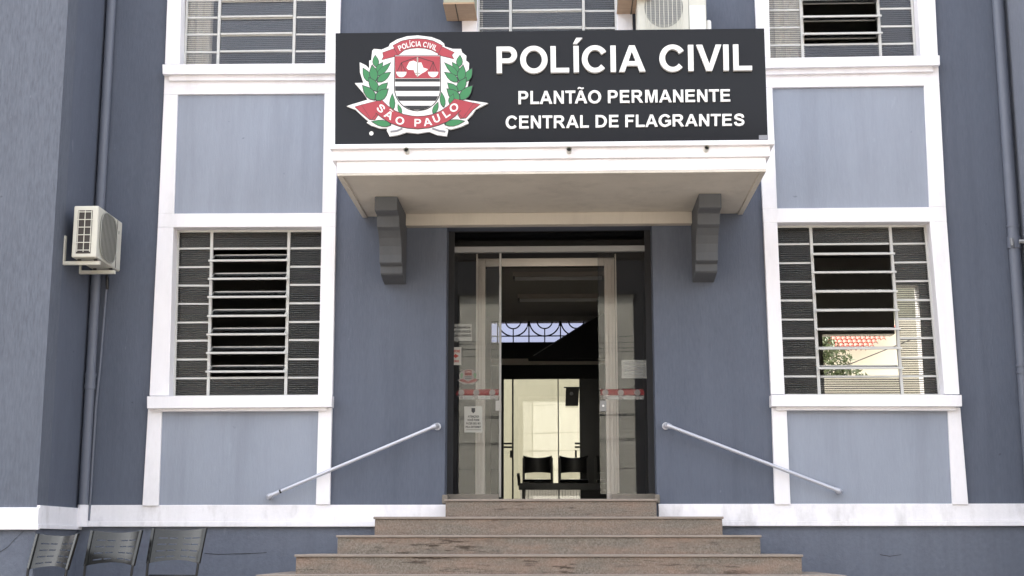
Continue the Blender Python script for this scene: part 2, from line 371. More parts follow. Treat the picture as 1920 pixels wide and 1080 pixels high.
GL = {
 'I': (0.20, [[(0,0),(0,1),(.2,1),(.2,0)]]),
 'L': (0.70, [[(0,0),(0,1),(.2,1),(.2,.17),(.7,.17),(.7,0)]]),
 'T': (0.80, [[(.3,0),(.3,.83),(0,.83),(0,1),(.8,1),(.8,.83),(.5,.83),(.5,0)]]),
 'E': (0.76, [[(0,0),(0,1),(.74,1),(.74,.83),(.2,.83),(.2,.61),(.70,.61),(.70,.44),(.2,.44),(.2,.17),(.76,.17),(.76,0)]]),
 'F': (0.70, [[(0,0),(0,1),(.70,1),(.70,.83),(.2,.83),(.2,.59),(.62,.59),(.62,.42),(.2,.42),(.2,0)]]),
 'N': (0.80, [[(0,0),(0,1),(.2,1),(.615,.33),(.615,1),(.80,1),(.80,0),(.60,0),(.187,.655),(.187,0)]]),
 'V': (0.94, [[(0,1),(.22,1),(.475,.26),(.725,1),(.94,1),(.58,0),(.365,0)]]),
 'A': (1.00, [[(0,0),(.39,1),(.605,1),(1.0,0),(.78,0),(.695,.227),(.295,.227),(.215,0)], [(.357,.395),(.633,.395),(.493,.767)]]),
 'M': (0.97, [[(0,0),(0,1),(.30,1),(.487,.32),(.67,1),(.97,1),(.97,0),(.785,0),(.785,.79),(.585,0),(.39,0),(.187,.79),(.187,0)]]),
 'O': (1.04, [_arc(.52,.5,.52,.52,0,350,35), _arc(.52,.5,.305,.345,0,350,35)]),
 'C': (0.97, [_arc(.50,.5,.50,.52,33,317,30)+_arc(.50,.5,.285,.345,322,30,26)]),
 'G': (1.00, [_arc(.51,.5,.51,.52,37,306,30)+[(.98,.165),(.98,.545),(.53,.545),(.53,.375),(.77,.375),(.77,.255)]+_arc(.51,.5,.295,.345,310,36,24)]),
 'D': (0.90, [[(0,0),(0,1),(.40,1)]+_arc(.40,.5,.50,.5,80,-80,18)+[(.40,0)], [(.2,.17),(.2,.83),(.37,.83)]+_arc(.37,.5,.315,.33,75,-75,16)+[(.37,.17)]]),
 'P': (0.78, [[(0,0),(0,1),(.46,1)]+_arc(.46,.69,.32,.31,80,-80,14)+[(.46,.38),(.2,.38),(.2,0)], [(.2,.55),(.2,.83),(.43,.83)]+_arc(.43,.69,.14,.14,70,-70,10)+[(.43,.55)]]),
 'R': (0.90, [[(0,0),(0,1),(.51,1)]+_arc(.51,.715,.31,.285,80,-80,14)+[(.60,.42),(.68,.35),(.90,0),(.665,0),(.48,.29),(.38,.40),(.30,.418),(.2,.418),(.2,0)], [(.2,.575),(.2,.83),(.48,.83)]+_arc(.48,.7025,.13,.1275,70,-70,10)+[(.48,.575)]]),
 'U': (0.80, [[(0,1),(0,.38)]+_arc(.4,.38,.4,.40,185,355,18)+[(.8,1),(.6,1)]+_arc(.4,.39,.2,.235,0,-180,14)+[(.2,1)]]),
 'S': (0.82, [_stroke([(.70,.68),(.64,.85),(.41,.925),(.18,.86),(.11,.73),(.18,.62),(.41,.53),(.64,.43),(.715,.285),(.64,.135),(.41,.072),(.17,.135),(.095,.31)], .19)]),
}
ACC = {'Í': ('I', [(-.01,1.09),(.115,1.31),(.345,1.31),(.135,1.09)]), 'Ã': ('A', _stroke([(.27,1.14),(.33,1.215),(.41,1.22),(.56,1.16),(.65,1.165),(.70,1.23)], .10))}
KERN = {('V','I'): .07, ('L','A'): .04, ('T','A'): -.06, ('T','Ã'): -.06, ('R','A'): .08, ('F','L'): .14}
def contours(ch):
    """list of contour groups for one capital"""
    if ch in ACC: b, acc = ACC[ch]; return GL[b][0], [GL[b][1], [acc]]
    w_, c = GL[ch]; return w_, [c]
def glyph_mesh(groups, fn, y0, y1, bevel=None):
    mb = MB()
    for cs_ in groups:
        flat = [p for c in cs_ for p in c]
        tri = tessellate_polygon([[Vector((p[0], p[1], 0)) for p in c] for c in cs_])
        P = [fn(*p) for p in flat]; n = len(P)
        vs = [(p[0], y0, p[1]) for p in P]+[(p[0], y1, p[1]) for p in P]
        fs = [tuple(t) for t in tri]; k = 0
        for c in cs_:
            m_ = len(c)
            for i in range(m_): a = k+i; b = k+(i+1) % m_; fs.append((a, b, b+n, a+n))
            k += m_
        mb.add(vs, fs)
    return mb
def block_line(txt, corners, y0, y1, mat, parent, name='letter', gap=0.17):
    x = 0; lay = []
    for i, ch in enumerate(txt):
        if ch == ' ': x += 0.36; continue
        w_, g = contours(ch); lay.append((x, g))
        nxt = txt[i+1] if i+1 < len(txt) else ''
        b1 = ACC.get(ch, (ch,))[0]; b2 = ACC.get(nxt, (nxt,))[0]
        tight = sum(.055 for q in (b1, b2) if q in 'AVTOCG')
        x += w_+(KERN.get((b1, b2), gap-tight) if nxt not in ('', ' ') else (gap if nxt == ' ' else 0))
    W = x; TL, TR, BR, BL = corners
    for x0, g in lay:
        def fn(a, t, x0=x0):
            u = (a+x0)/W
            return ((1-u)*((1-t)*BL[0]+t*TL[0])+u*((1-t)*BR[0]+t*TR[0]), (1-u)*((1-t)*BL[1]+t*TL[1])+u*((1-t)*BR[1]+t*TR[1]))
        glyph_mesh(g, fn, y0, y1).build(name, mat, parent)

# ------------------------------------------------------------------ ground and street
struct(MB().add([(-60, -6, -1.2), (60, -6, -1.2), (60, 40, -1.2), (-60, 40, -1.2)], [(0, 1, 2, 3)]), 'forecourt', 'pave')
g2 = MB(); g2.add([(-60, -6, -1.2), (60, -6, -1.2), (60, -12, -1.9), (-60, -12, -1.9), (60, -14.5, -1.9), (-60, -14.5, -1.9), (-60, -14.5, -2.04), (60, -14.5, -2.04)],
                  [(3, 2, 1, 0), (5, 4, 2, 3), (5, 6, 7, 4)])
struct(g2, 'pavement', 'pave')
struct(MB().add([(-200, -24.5, -2.04), (200, -24.5, -2.04), (200, -14.5, -2.04), (-200, -14.5, -2.04)], [(0, 1, 2, 3)]), 'road', 'asphalt')
struct(MB().box(-200, 200, -300, -24.5, -2.3, -1.9), 'far_pavement', 'pave')

# ------------------------------------------------------------------ the building
BLD = thing('police_station', 'blue grey two storey public building with white framed windows and a porch over the door', 'building')
XL, XR, WY = -4.541, 4.60, -1.08
OLt = [(-120, 318), (0, 313), (200, 306.3), (340, 299.6), (620, 286.6), (743, 280), (771, 277), (948, 266.7)]
ORt = [(-120, 641.5), (0, 638), (340, 630.5), (400, 629.3), (535, 627.5), (743, 623), (771, 622), (948, 618)]
QLt = [(-120, 1411), (0, 1417), (334, 1426.8), (421, 1431.8), (550, 1437), (743, 1446), (771, 1448), (945, 1453)]
QRt = [(-120, 1748), (0, 1753.5), (200, 1763.5), (350, 1771), (560, 1785), (741, 1799.6), (770, 1801), (948, 1816)]
OL = lambda y: lerp_tab(OLt, y)
OR = lambda y: lerp_tab(ORt, y)
QL = lambda y: lerp_tab(QLt, y)
QR = lambda y: lerp_tab(QRt, y)

# front wall, with holes for the windows and the doorway
zt = 11.0
holes = [(-3.86, -2.15, 0.93, 2.80), (2.16, 3.86, 0.93, 2.80), (-3.84, -2.15, 4.36, 6.0), (2.16, 3.84, 4.36, 6.0), (-0.72, 0.72, 4.36, 6.0), (-1.008, 1.020, -0.02, 2.685)]
xs = [XL, XR]+[v for h in holes for v in h[:2]]; zs = [-1.3, -0.05, zt]+[v for h in holes for v in h[2:]]
w = MB(); wall_grid(w, xs, [z for z in zs if z >= -0.05], holes, 0.0, 0.26); w.build('wall', 'dark_blue', BLD)
w = MB(); wall_grid(w, [XL, -1.0, 1.0, XR], [-1.3, -0.05], [], 0.0, 0.26); w.build('base_wall', 'base_blue', BLD)
# wings left and right, standing a metre forward
for sx, x0, x1 in ((-1, -12.0, XL), (1, XR, 12.0)):
    w = MB(); w.box(x0, x1, WY, WY+0.26, -0.10, zt)
    w.build('wing_wall', 'wing_blue', BLD)
    xi = (XL-0.26, XL) if sx < 0 else (XR, XR+0.26)
    MB().box(xi[0], xi[1], WY+0.26, 0.0, -0.10, zt).build('wing_side_wall', 'dark_blue' if sx < 0 else 'side_lit_blue', BLD)
    MB().box(x0, x1, WY+0.004, WY+0.26, -1.3, -0.10).build('wing_base_wall', 'base_blue', BLD)
    MB().box(xi[0], xi[1], WY+0.26, 0.0, -1.3, -0.10).build('wing_base_side_wall', 'base_blue', BLD)
# white band along the foot of the wall
def band_piece(pts_px, y):
    MB().px(pts_px, y, 0.0 if y > -0.5 else WY).build('band', 'band', BLD, bevel=0.006)
yb = 0
MB().box(XL+0.04, -0.99, -0.030, 0, -0.205, -0.050).build('band', 'band', BLD, bevel=0.005)
MB().box(1.03, XR-0.04, -0.030, 0, -0.205, -0.045).build('band', 'band', BLD, bevel=0.005)
MB().box(XL+0.055, -0.99, -0.045, 0, -0.257, -0.2055).build('band_lip', 'band', BLD, bevel=0.006)
MB().box(1.03, XR-0.055, -0.045, 0, -0.253, -0.2055).build('band_lip', 'band', BLD, bevel=0.006)
for s_, xa, xb in ((-1, -12.0, XL+0.03), (1, XR-0.03, 12.0)):
    MB().box(xa, xb, WY-0.03, WY, -0.245, -0.10).build('wing_band', 'band', BLD, bevel=0.005)
    MB().box(xa, xb+(0.012 if s_ < 0 else 0), WY-0.042, WY, -0.295, -0.2455).build('wing_band_lip', 'band', BLD, bevel=0.006)
    if s_ < 0:
        MB().box(XL, XL+0.03, WY+0.001, -0.001, -0.245, -0.08).build('wing_side_band', 'band', BLD, bevel=0.004)
        MB().box(XL, XL+0.042, WY+0.001, -0.001, -0.285, -0.2455).build('wing_side_band_lip', 'band', BLD, bevel=0.005)
    else:
        MB().box(XR-0.03, XR, WY+0.001, -0.001, -0.245, -0.08).build('wing_side_band', 'band', BLD, bevel=0.004)

for pts_, y_ in ((((383, 1037.5), (410, 1039.5), (440, 1038.5), (470, 1038), (500, 1036)), -0.0025), (((-8, 1040), (14, 1026), (30, 1009), (44, 996)), WY+0.0015), (((1650, 1040), (1668, 1043), (1690, 1040)), -0.0025)):
    for (a_, b_) in zip(pts_, pts_[1:]):
        w_ = random.uniform(0.4, 0.8)
        MB().px([(a_[0], a_[1]-w_), (b_[0], b_[1]-w_), (b_[0], b_[1]+w_), (a_[0], a_[1]+w_)], y_, y_+0.002).build('crack', 'inner_dark', BLD)
# --- window bays: white frame pieces, blue panels, sills
YF = -0.05
def piece(pts, y0=YF, y1=0.0, name='window_frame', mat='white', bevel=0.004):
    return MB().px(pts, y0, y1).build(name, mat, BLD, bevel=bevel)
# left column, upper storey
piece([(OL(-120), -120), (342, -120), (337, 120), (OL(120), 120)], y1=0.16)
piece([(614, -120), (OR(-120), -120), (OR(119), 119), (609.5, 119)], y1=0.16)
piece([(304.3, 120.5), (636, 118.5), (635, 137.5), (304.7, 139)], y0=-0.13, y1=0.16, name='window_sill')
piece([(316, 139), (628, 138), (628, 150), (316.3, 151)], y0=-0.085, name='sill_moulding')
piece([(OL(139), 139), (OR(138), 138), (OR(175), 175), (OL(177), 177)])
piece([(OL(177), 177), (333, 177), (326, 400.5), (OL(400.5), 400.5)])
piece([(608.3, 175.3), (OR(175), 175), (OR(399), 399), (604, 399)])
piece([(333, 177), (608.3, 175.3), (604, 399), (326, 400.5)], y0=-0.022, y1=0.0, name='wall_panel', mat='light_blue', bevel=0)
# rail and lower window
piece([(OL(400.5), 400.5), (OR(399), 399), (OR(425), 425), (OL(426), 426)], y1=0.16)
piece([(OL(426), 426), (325, 426), (316.7, 742), (OL(742), 742)], y1=0.16)
piece([(602.8, 425), (OR(425), 425), (OR(741), 741), (596.3, 741)], y1=0.16)
piece([(275.5, 743), (622.5, 741), (621.5, 763), (275.5, 766)], y0=-0.13, y1=0.16, name='window_sill')
piece([(289, 766), (612, 763.5), (612, 770), (289, 771.5)], y0=-0.085, name='sill_moulding')
piece([(OL(767), 767), (303.5, 767), (297, 948.5), (OL(948.5), 948.5)])
piece([(597, 765), (OR(765), 765), (OR(946), 946), (592, 946)])
piece([(303.5, 769), (597, 767), (592, 947), (297, 948.5)], y0=-0.022, name='wall_panel', mat='light_blue', bevel=0)
# right column
piece([(QL(-120), -120), (1438.5, -120), (1444.6, 108), (QL(108), 108)], y1=0.16)
piece([(1714, -120), (QR(-120), -120), (QR(104), 104), (1726, 104)], y1=0.16)
piece([(1428, 109), (1762, 103.5), (1762.5, 122), (1428.5, 127.5)], y0=-0.13, y1=0.16, name='window_sill')
piece([(1434, 127.5), (1750, 122.5), (1750.3, 134), (1434.5, 140)], y0=-0.085, name='sill_moulding')
piece([(QL(127), 127), (QR(122), 122), (QR(160), 160), (QL(164.5), 164.5)])
piece([(QL(164.5), 164.5), (1448.2, 164.5), (1457.3, 391), (QL(391), 391)])
piece([(1732.6, 160), (QR(160), 160), (QR(388), 388), (1743, 388)])
piece([(1448.2, 164.5), (1732.6, 160), (1743, 388), (1457.3, 391)], y0=-0.022, name='wall_panel', mat='light_blue', bevel=0)
piece([(QL(391), 391), (QR(388), 388), (QR(415.5), 415.5), (QL(417), 417)], y1=0.16)
piece([(QL(417), 417), (1457.5, 417), (1471.5, 739), (QL(739), 739)], y1=0.16)
piece([(1743.5, 415.5), (QR(415.5), 415.5), (QR(739), 739), (1771, 739)], y1=0.16)
piece([(1446, 740), (1803.5, 740.5), (1804, 762), (1446.5, 762)], y0=-0.13, y1=0.16, name='window_sill')
piece([(1455, 762), (1793, 762), (1793, 770), (1455, 769)], y0=-0.085, name='sill_moulding')
piece([(QL(764), 764), (1475, 764), (1482.5, 946), (QL(946), 946)])
piece([(1777, 764), (QR(764), 764), (QR(946), 946), (1786, 946)])
piece([(1475, 768), (1777, 768), (1786, 946), (1482.5, 946)], y0=-0.022, name='wall_panel', mat='light_blue', bevel=0)
# centre upper window: stiles, sill below the sign's top
piece([(862, -120), (896, -120), (894, 75), (867, 75)], y1=0.16)
piece([(1155, -120), (1182, -120), (1187, 75), (1158, 75)], y1=0.16)
piece([(850, 75), (1205, 73), (1205, 100), (850, 102)], y0=-0.13, y1=0.16, name='window_sill')

# --- louvre windows
def make_window(corn, tilt, rows=9, us=(0.236, 0.762), closed=False, label=None, gl='ribbed'):
    """corn: inner opening corners (x,z) TL,TR,BR,BL; centre column of pivoting panes"""
    TL, TR, BR, BL = corn; Y = 0.115
    def Wp(u, v):
        t = 1-v
        return ((1-u)*((1-t)*BL[0]+t*TL[0])+u*((1-t)*BR[0]+t*TR[0]), (1-u)*((1-t)*BL[1]+t*TL[1])+u*((1-t)*BR[1]+t*TR[1]))
    fr = MB(); b = 0.011
    def bar(mb, p, q, y=Y, r=b, ry=0.014):
        dx, dz = q[0]-p[0], q[1]-p[1]; L = math.hypot(dx, dz); nx, nz = -dz/L*r, dx/L*r
        mb.quad([(p[0]+nx, p[1]+nz), (q[0]+nx, q[1]+nz), (q[0]-nx, q[1]-nz), (p[0]-nx, p[1]-nz)], y-ry, y+ry)
    for u in (0.006, *us, 0.994): bar(fr, Wp(u, 0), Wp(u, 1), r=0.014 if 0.1 < u < 0.9 else 0.011, ry=0.018)
    bar(fr, Wp(0, 0.004), Wp(1, 0.004)); bar(fr, Wp(0, 0.996), Wp(1, 0.996))
    root = fr.build('window', 'bar', BLD)
    if label: root['label'] = label
    cols = [(0.0, us[0]), us, (us[1], 1.0)]
    for c, (u0, u1) in enumerate(cols):
        for r in range(rows):
            v0, v1 = r/rows, (r+1)/rows
            moving = c == 1 and 0 < r < rows-1
            j = random.uniform(-.0015, .0015)
            if r > 0 and not (moving and r > 1):
                m = MB(); bar(m, Wp(u0+0.012, v0+j), Wp(u1-0.012, v0+j+random.uniform(-.0014, .0014)), r=random.uniform(0.0085, 0.0103), ry=0.009); m.build('glazing_bar', 'bar', root)
            if not moving:
                m = MB(); m.quad([Wp(u0+0.01, v0+0.006), Wp(u1-0.01, v0+0.006), Wp(u1-0.01, v1-0.006), Wp(u0+0.01, v1-0.006)], Y-0.002, Y+0.002)
                m.build('pane', gl, root)
            else:
                pc = Wp((u0+u1)/2, (v0+v1)/2); L = Wp(u0, (v0+v1)/2)[0]+0.018; R = Wp(u1, (v0+v1)/2)[0]-0.018
                h = (Wp(0.5, v0)[1]-Wp(0.5, v1)[1])*0.47; th = math.radians(tilt+random.uniform(-2.5, 2.5))
                c_, s_ = math.cos(th), math.sin(th)
                lo = (Y-h*s_, pc[1]-h*c_); hi = (Y+h*s_, pc[1]+h*c_)      # lower edge swings out
                t = 0.0022; ny, nz = c_*t, -s_*t
                m = MB(); vs = []
                for x in (L, R):
                    vs += [(x, lo[0]+ny, lo[1]+nz), (x, hi[0]+ny, hi[1]+nz), (x, hi[0]-ny, hi[1]-nz), (x, lo[0]-ny, lo[1]-nz)]
                m.add(vs, [(0, 1, 2, 3), (7, 6, 5, 4), (0, 4, 5, 1), (1, 5, 6, 2), (2, 6, 7, 3), (3, 7, 4, 0)])
                m.build('pane', 'pane' if tilt > 30 else gl, root)
                m = MB(); ex = 0.03 if tilt > 30 else 0.0
                m.box(L-ex, R+ex, lo[0]-0.009, lo[0]+0.009, lo[1]-0.0105, lo[1]+0.0105)
                m.build('sash_bar', 'bar', root, bevel=0.003)
                m = MB(); m.box(L, R, hi[0]-0.007, hi[0]+0.007, hi[1]-0.008, hi[1]+0.008)
                if tilt > 30:
                    for x in (L-0.004, R+0.004):
                        m.add([(x-.005, lo[0], lo[1]-.007), (x+.005, lo[0], lo[1]-.007), (x+.005, hi[0], hi[1]-.007), (x-.005, hi[0], hi[1]-.007),
                               (x-.005, lo[0], lo[1]+.007), (x+.005, lo[0], lo[1]+.007), (x+.005, hi[0], hi[1]+.007), (x-.005, hi[0], hi[1]+.007)],
                              [(0, 1, 2, 3), (7, 6, 5, 4), (0, 4, 5, 1), (1, 5, 6, 2), (2, 6, 7, 3), (3, 7, 4, 0)])
                m.build('sash_bar', 'bar', root)
    return root
def inner(pts): return [at(x, y, YF) for x, y in pts]
make_window(inner([(325, 426), (602.8, 425), (596.3, 740), (316.7, 742)]), 62, label='ground floor louvre window with its middle panes tilted open')
make_window(inner([(1457.5, 417), (1743.5, 415.5), (1771, 739), (1471.5, 739)]), 77, label='ground floor louvre window with its middle panes lying flat open')
def upper(tl, tr, br, bl):      # the upper windows go on above the frame: 9 rows from the sill up
    a, b, c, d = inner([tl, tr, br, bl]); ext = lambda p, q: (p[0]+(p[0]-q[0])*0.0, q[1]+1.683)
    return [(a[0], d[1]+1.683), (b[0], c[1]+1.683), c, d]
make_window(upper((340, 0), (611.6, 0), (609.5, 119), (337, 120)), 6, gl='ribbed_light')
make_window(upper((1442, 0), (1718, 0), (1725.5, 104), (1444.6, 108)), 84, gl='ribbed_light')
make_window(upper((894, -20), (1157, -20), (1158, 75), (894, 75)), 5, gl='ribbed_light')

# --- rooms behind the windows
for nm, a, b in (('upper_floor_slab', (3.9, 4.1), None),):
    struct(MB().box(-12, -1.72, 0.26, 7.6, 3.9, 4.1).box(1.72, 12, 0.26, 7.6, 3.9, 4.1).box(-1.719, 1.719, 0.26, 7.6, 3.9, 4.1), 'upper_floor_slab', 'inner_dark')
struct(MB().box(-12, 12, WY, 7.9, zt, zt+0.25), 'roof_slab', 'pave')
struct(MB().box(-12, 12, 0.26, 7.6, 7.3, 7.5), 'upper_ceiling', 'ceil')
struct(MB().box(-12, -1.0, 0.26, 7.6, -0.25, 0.0).box(-0.999, 0.999, -0.0, 7.6, -0.25, -0.005).box(1.0, 12, 0.26, 7.6, -0.25, 0.0), 'floor', 'tile_floor')
for x in (-12.2, 12.0): MB().box(x, x+0.2, WY, 7.9, -1.3, zt).build('end_wall', 'wing_blue', BLD)
for x in (-1.72, 1.60): struct(MB().box(x, x+0.12, 0.26, 7.6, 0, 3.9), 'partition_wall', 'inner')
# rear wall with its openings
rh = [(-0.961, 0.80, -0.1, 2.95), (4.086, 5.181, 1.1, 2.717), (5.181, 5.575, 0.0, 3.47)]
w = MB(); wall_grid(w, [-12, 12]+[v for h in rh for v in h[:2]], [-1.3, zt]+[v for h in rh for v in h[2:]], rh, 7.6, 7.85); w.build('rear_wall', 'inner', BLD)

# ------------------------------------------------------------------ porch canopy with its brackets
CAN = MB(); XC = 0.03
CAN.box(-1.850, 1.915, -1.600, 0.0, 2.795, 2.902)
can = CAN.build('canopy', 'white', BLD, bevel=0.005)
MB().box(-1.888, 1.950, -1.628, -0.001, 2.9025, 2.998).build('cornice', 'white', can, bevel=0.006)
MB().box(-1.905, 1.985, -1.668, -0.001, 2.9985, 3.040).build('cornice_ledge', 'white', can, bevel=0.006)
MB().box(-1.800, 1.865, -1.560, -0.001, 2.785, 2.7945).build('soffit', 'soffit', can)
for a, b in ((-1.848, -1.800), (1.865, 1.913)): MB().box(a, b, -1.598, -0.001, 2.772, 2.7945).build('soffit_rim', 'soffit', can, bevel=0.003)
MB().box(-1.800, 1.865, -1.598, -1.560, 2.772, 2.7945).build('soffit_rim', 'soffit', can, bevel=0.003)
MB().box(-1.405, 1.405, -0.11, -0.001, 2.665, 2.7845).build('lintel_beam', 'beam', can, bevel=0.005)
prof = [(0, 2.7845), (-.80, 2.7845), (-.80, 2.655), (-.775, 2.648), (-.665, 2.640), (-.640, 2.63), (-.615, 2.535), (-.55, 2.515), (-.475, 2.46), (-.425, 2.39), (-.400, 2.31),
        (-.392, 2.237), (-.375, 2.228), (-.318, 2.215), (-.305, 2.148), (-.28, 2.135), (-.15, 2.115), (0, 2.095)]
for x0, x1 in ((-1.620, -1.406), (1.405, 1.615)):
    MB().profx(prof, x0, x1).build('bracket', 'bracket', can, bevel=0.005)
# drain spouts in the cornice
for px_, py_ in ((762, 281), (1067, 280), (1325, 277)):
    x, z = at(px_, py_, -1.70)
    r = MB(); r.tube([(x, -1.60, z), (x, -1.72, z-0.004)], 0.022, 12, cap=False); r.tube([(x, -1.72, z-0.004), (x, -1.60, z)], 0.017, 12, cap=False)
    sp = r.build('drain_spout', 'acw', can, smooth=True)
    MB().tube([(x, -1.695, z), (x, -1.64, z)], 0.0168, 12).build('spout_bore', 'black', sp)

# ------------------------------------------------------------------ doorway
DY = 0.30
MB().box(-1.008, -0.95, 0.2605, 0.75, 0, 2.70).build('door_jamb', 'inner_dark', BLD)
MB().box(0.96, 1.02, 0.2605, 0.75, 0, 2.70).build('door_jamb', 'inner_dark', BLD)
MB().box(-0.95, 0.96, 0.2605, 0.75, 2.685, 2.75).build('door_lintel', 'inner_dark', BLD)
door = MB().box(-1.008, 1.020, DY-0.035, DY+0.02, 2.470, 2.530).build('door_frame', 'frame_grey', BLD, bevel=0.004)
MB().box(-1.000, -0.978, DY-0.03, DY+0.02, 0.05, 2.4695).build('frame_post', 'blackm', door)
MB().box(0.985, 1.010, DY-0.03, DY+0.02, 0.05, 2.4695).build('frame_post', 'blackm', door)
MB().box(-0.995, 1.005, DY-0.003, DY+0.003, 2.531, 2.684).build('transom_pane', 'glass_dim', door)
MB().box(-0.977, -0.500, DY-0.004, DY+0.004, 0.06, 2.469).build('glass_leaf', 'glass', door)
MB().box(0.489, 0.984, DY-0.004, DY+0.004, 0.06, 2.469).build('glass_leaf', 'glass', door)
MB().box(-0.5, -0.478, DY-0.012, DY+0.012, 0.03, 2.469).build('leaf_edge', 'alu', door, bevel=0.002)
MB().px([(893, 476), (895.6, 476), (894.4, 925), (891.2, 925)], DY+0.03, DY+0.05).build('leaf_edge', 'architrave', door)
MB().px([(1152.5, 476), (1155, 476), (1161.5, 925), (1158, 925)], DY+0.03, DY+0.05).build('leaf_edge', 'architrave', door)
MB().box(-1.005, -0.5, DY-0.05, DY+0.03, 0.0, 0.06).build('sill_block', 'pave', door, bevel=0.004)
MB().box(0.60, 1.018, DY-0.05, DY+0.03, 0.0, 0.06).build('sill_block', 'pave', door, bevel=0.004)
# lock plates
MB().px([(929, 751), (940, 751), (940, 770), (929, 770)], DY-0.03, DY-0.004).build('lock_plate', 'alu', door, bevel=0.002)
lk = MB().px([(1125, 751), (1137, 751), (1137, 771), (1125, 771)], DY-0.03, DY-0.004).build('lock_plate', 'frame_grey', door, bevel=0.002)
x, z = at(1131, 761, DY-0.03); MB().tube([(x, DY-0.045, z), (x, DY-0.03, z)], 0.011, 10).build('lock_cylinder', 'letter', lk)
# inner wall of the lobby with the pale architrave
ax0, ax1, az = -0.664, 0.568, 2.417
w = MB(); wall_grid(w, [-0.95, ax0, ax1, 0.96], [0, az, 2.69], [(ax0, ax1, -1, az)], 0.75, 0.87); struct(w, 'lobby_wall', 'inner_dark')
ar = MB().box(ax0-0.095, ax0, 0.725, 0.90, 0, az+0.085).build('architrave', 'architrave', BLD, bevel=0.006)
MB().box(ax1, ax1+0.105, 0.725, 0.90, 0, az+0.085).build('architrave_leg', 'architrave', ar, bevel=0.006)
MB().box(ax0+0.0005, ax1-0.0005, 0.725, 0.90, az, az+0.085).build('architrave_head', 'architrave', ar, bevel=0.006)
for a in (ax0-0.062, ax0-0.03, ax1+0.03, ax1+0.068): MB().box(a-0.006, a+0.006, 0.715, 0.7255, 0, az).build('architrave_bead', 'architrave', ar, bevel=0.003)
# hall ceiling and floor
struct(MB().box(-1.60, 1.60, 0.88, 7.6, 3.02, 3.10), 'hall_ceiling', 'ceil')

# hall: ceiling lamps (switched off)
for k, (x0, x1, y) in enumerate(((-0.50, 0.675, 4.15), (-0.49, 0.65, 5.75))):
    t = thing('ceiling_lamp', ('unlit tube lamp on the hall ceiling, nearer the entrance' if k == 0 else 'unlit tube lamp on the hall ceiling, farther from the entrance'), 'ceiling lamp', (x0, y, 2.96), group='tube lamps on the hall ceiling')
    MB().box(x0, x1, y-0.09, y+0.09, 2.965, 3.018).build('lamp_body', 'architrave', t, bevel=0.004)
    for dy in (-0.05, 0.05): MB().tube([(x0+0.03, y+dy, 2.945), (x1-0.03, y+dy, 2.945)], 0.014, 8).build('lamp_tube', 'letter', t, smooth=True)
    for x in (x0+0.015, x1-0.015): MB().box(x-0.012, x+0.012, y-0.075, y+0.075, 2.925, 2.9645).build('lamp_holder', 'frame_grey', t)

# hall rear: doors, transom grille
RY = 7.62
rd = MB().box(-0.96, 0.80, RY, RY+0.10, 2.275, 2.37).build('rear_door_frame', 'architrave', BLD, bevel=0.004)
MB().box(-0.96, 0.80, RY+0.02, RY+0.09, 2.3705, 2.612).build('transom_panel', 'inner_dark', rd)
MB().box(-0.96, 0.80, RY+0.02, RY+0.09, 2.06, 2.2745).build('door_head_panel', 'inner_dark', rd)
MB().box(-0.96, -0.765, RY+0.02, RY+0.09, 0, 2.0595).build('side_panel', 'blackm', rd)
MB().box(0.386, 0.80, RY+0.02, RY+0.09, 0, 2.0595).build('side_panel', 'blackm', rd)
MB().box(-0.64, -0.615, RY, RY+0.06, 0, 2.0595).build('door_stile', 'blackm', rd)
MB().box(0.055, 0.072, RY, RY+0.05, 0, 2.0595).build('door_stile', 'frame_grey', rd)
MB().box(-0.764, 0.385, RY+0.02, RY+0.026, 0.01, 2.055).build('door_pane', glass('rear_door_glass', 0.93, refl=1.5), rd)
for x0, x1 in ((-0.76, -0.64), (0.31, 0.386)):
    hd = MB().box(x0, x1, RY-0.05, RY-0.01, 1.06, 1.085).box(x0, x1, RY-0.05, RY-0.01, 1.005, 1.03).build('door_handle', 'black', rd)
    MB().box((x0 if x0 > 0 else x1-0.03), (x0 if x0 > 0 else x1-0.03)+0.03, RY-0.03, RY-0.001, 0.86, 0.97).build('lock_case', 'black', hd)
# grille: circles and bars over the sky
gr = MB(); gz0, gz1 = 2.612, 2.955
def arc(cx_, cz_, r, a0, a1, n=20): return [(cx_+r*math.cos(a0+(a1-a0)*i/n), RY+0.03, cz_+r*math.sin(a0+(a1-a0)*i/n)) for i in range(n+1)]
pitch = at(890, 600, 7.6)[0]-at(833, 600, 7.6)[0]
gx = [at(820+v/3.857, 600, RY)[0] for v in (435, 662, 890, 1118)]
gr.tube([(-0.95, RY+0.03, 2.722), (0.78, RY+0.03, 2.722)], 0.010, 6)
gr.tube([(-0.95, RY+0.03, 2.617), (0.78, RY+0.03, 2.617)], 0.012, 6)
for i in range(4): gr.tube([(gx[i], RY+0.03, gz0), (gx[i], RY+0.03, gz1)], 0.011, 6)
for i in range(3):
    c = (gx[i]+gx[i+1])/2; hw = (gx[i+1]-gx[i])/2-0.008
    gr.tube(arc(c, gz1, hw, math.pi, 2*math.pi), 0.012, 6); gr.tube(arc(c, gz1, hw*0.5, math.pi, 2*math.pi), 0.011, 6)
    gr.tube([(c, RY+0.03, gz0), (c, RY+0.03, 2.735)], 0.010, 6); gr.tube([(c, RY+0.03, gz1-hw), (c, RY+0.03, gz1-hw*0.5)], 0.010, 6)
gr.build('transom_grille', 'blackm', rd, smooth=True)
MB().box(-0.96, 0.80, RY+0.05, RY+0.055, 2.613, 2.95).build('transom_pane', glass('sky_dimming_glass', 0.40, refl=1.0, tintcol=(0.92, 0.94, 1.1)), rd)  # tinted pane added to dim the bright sky behind the grille
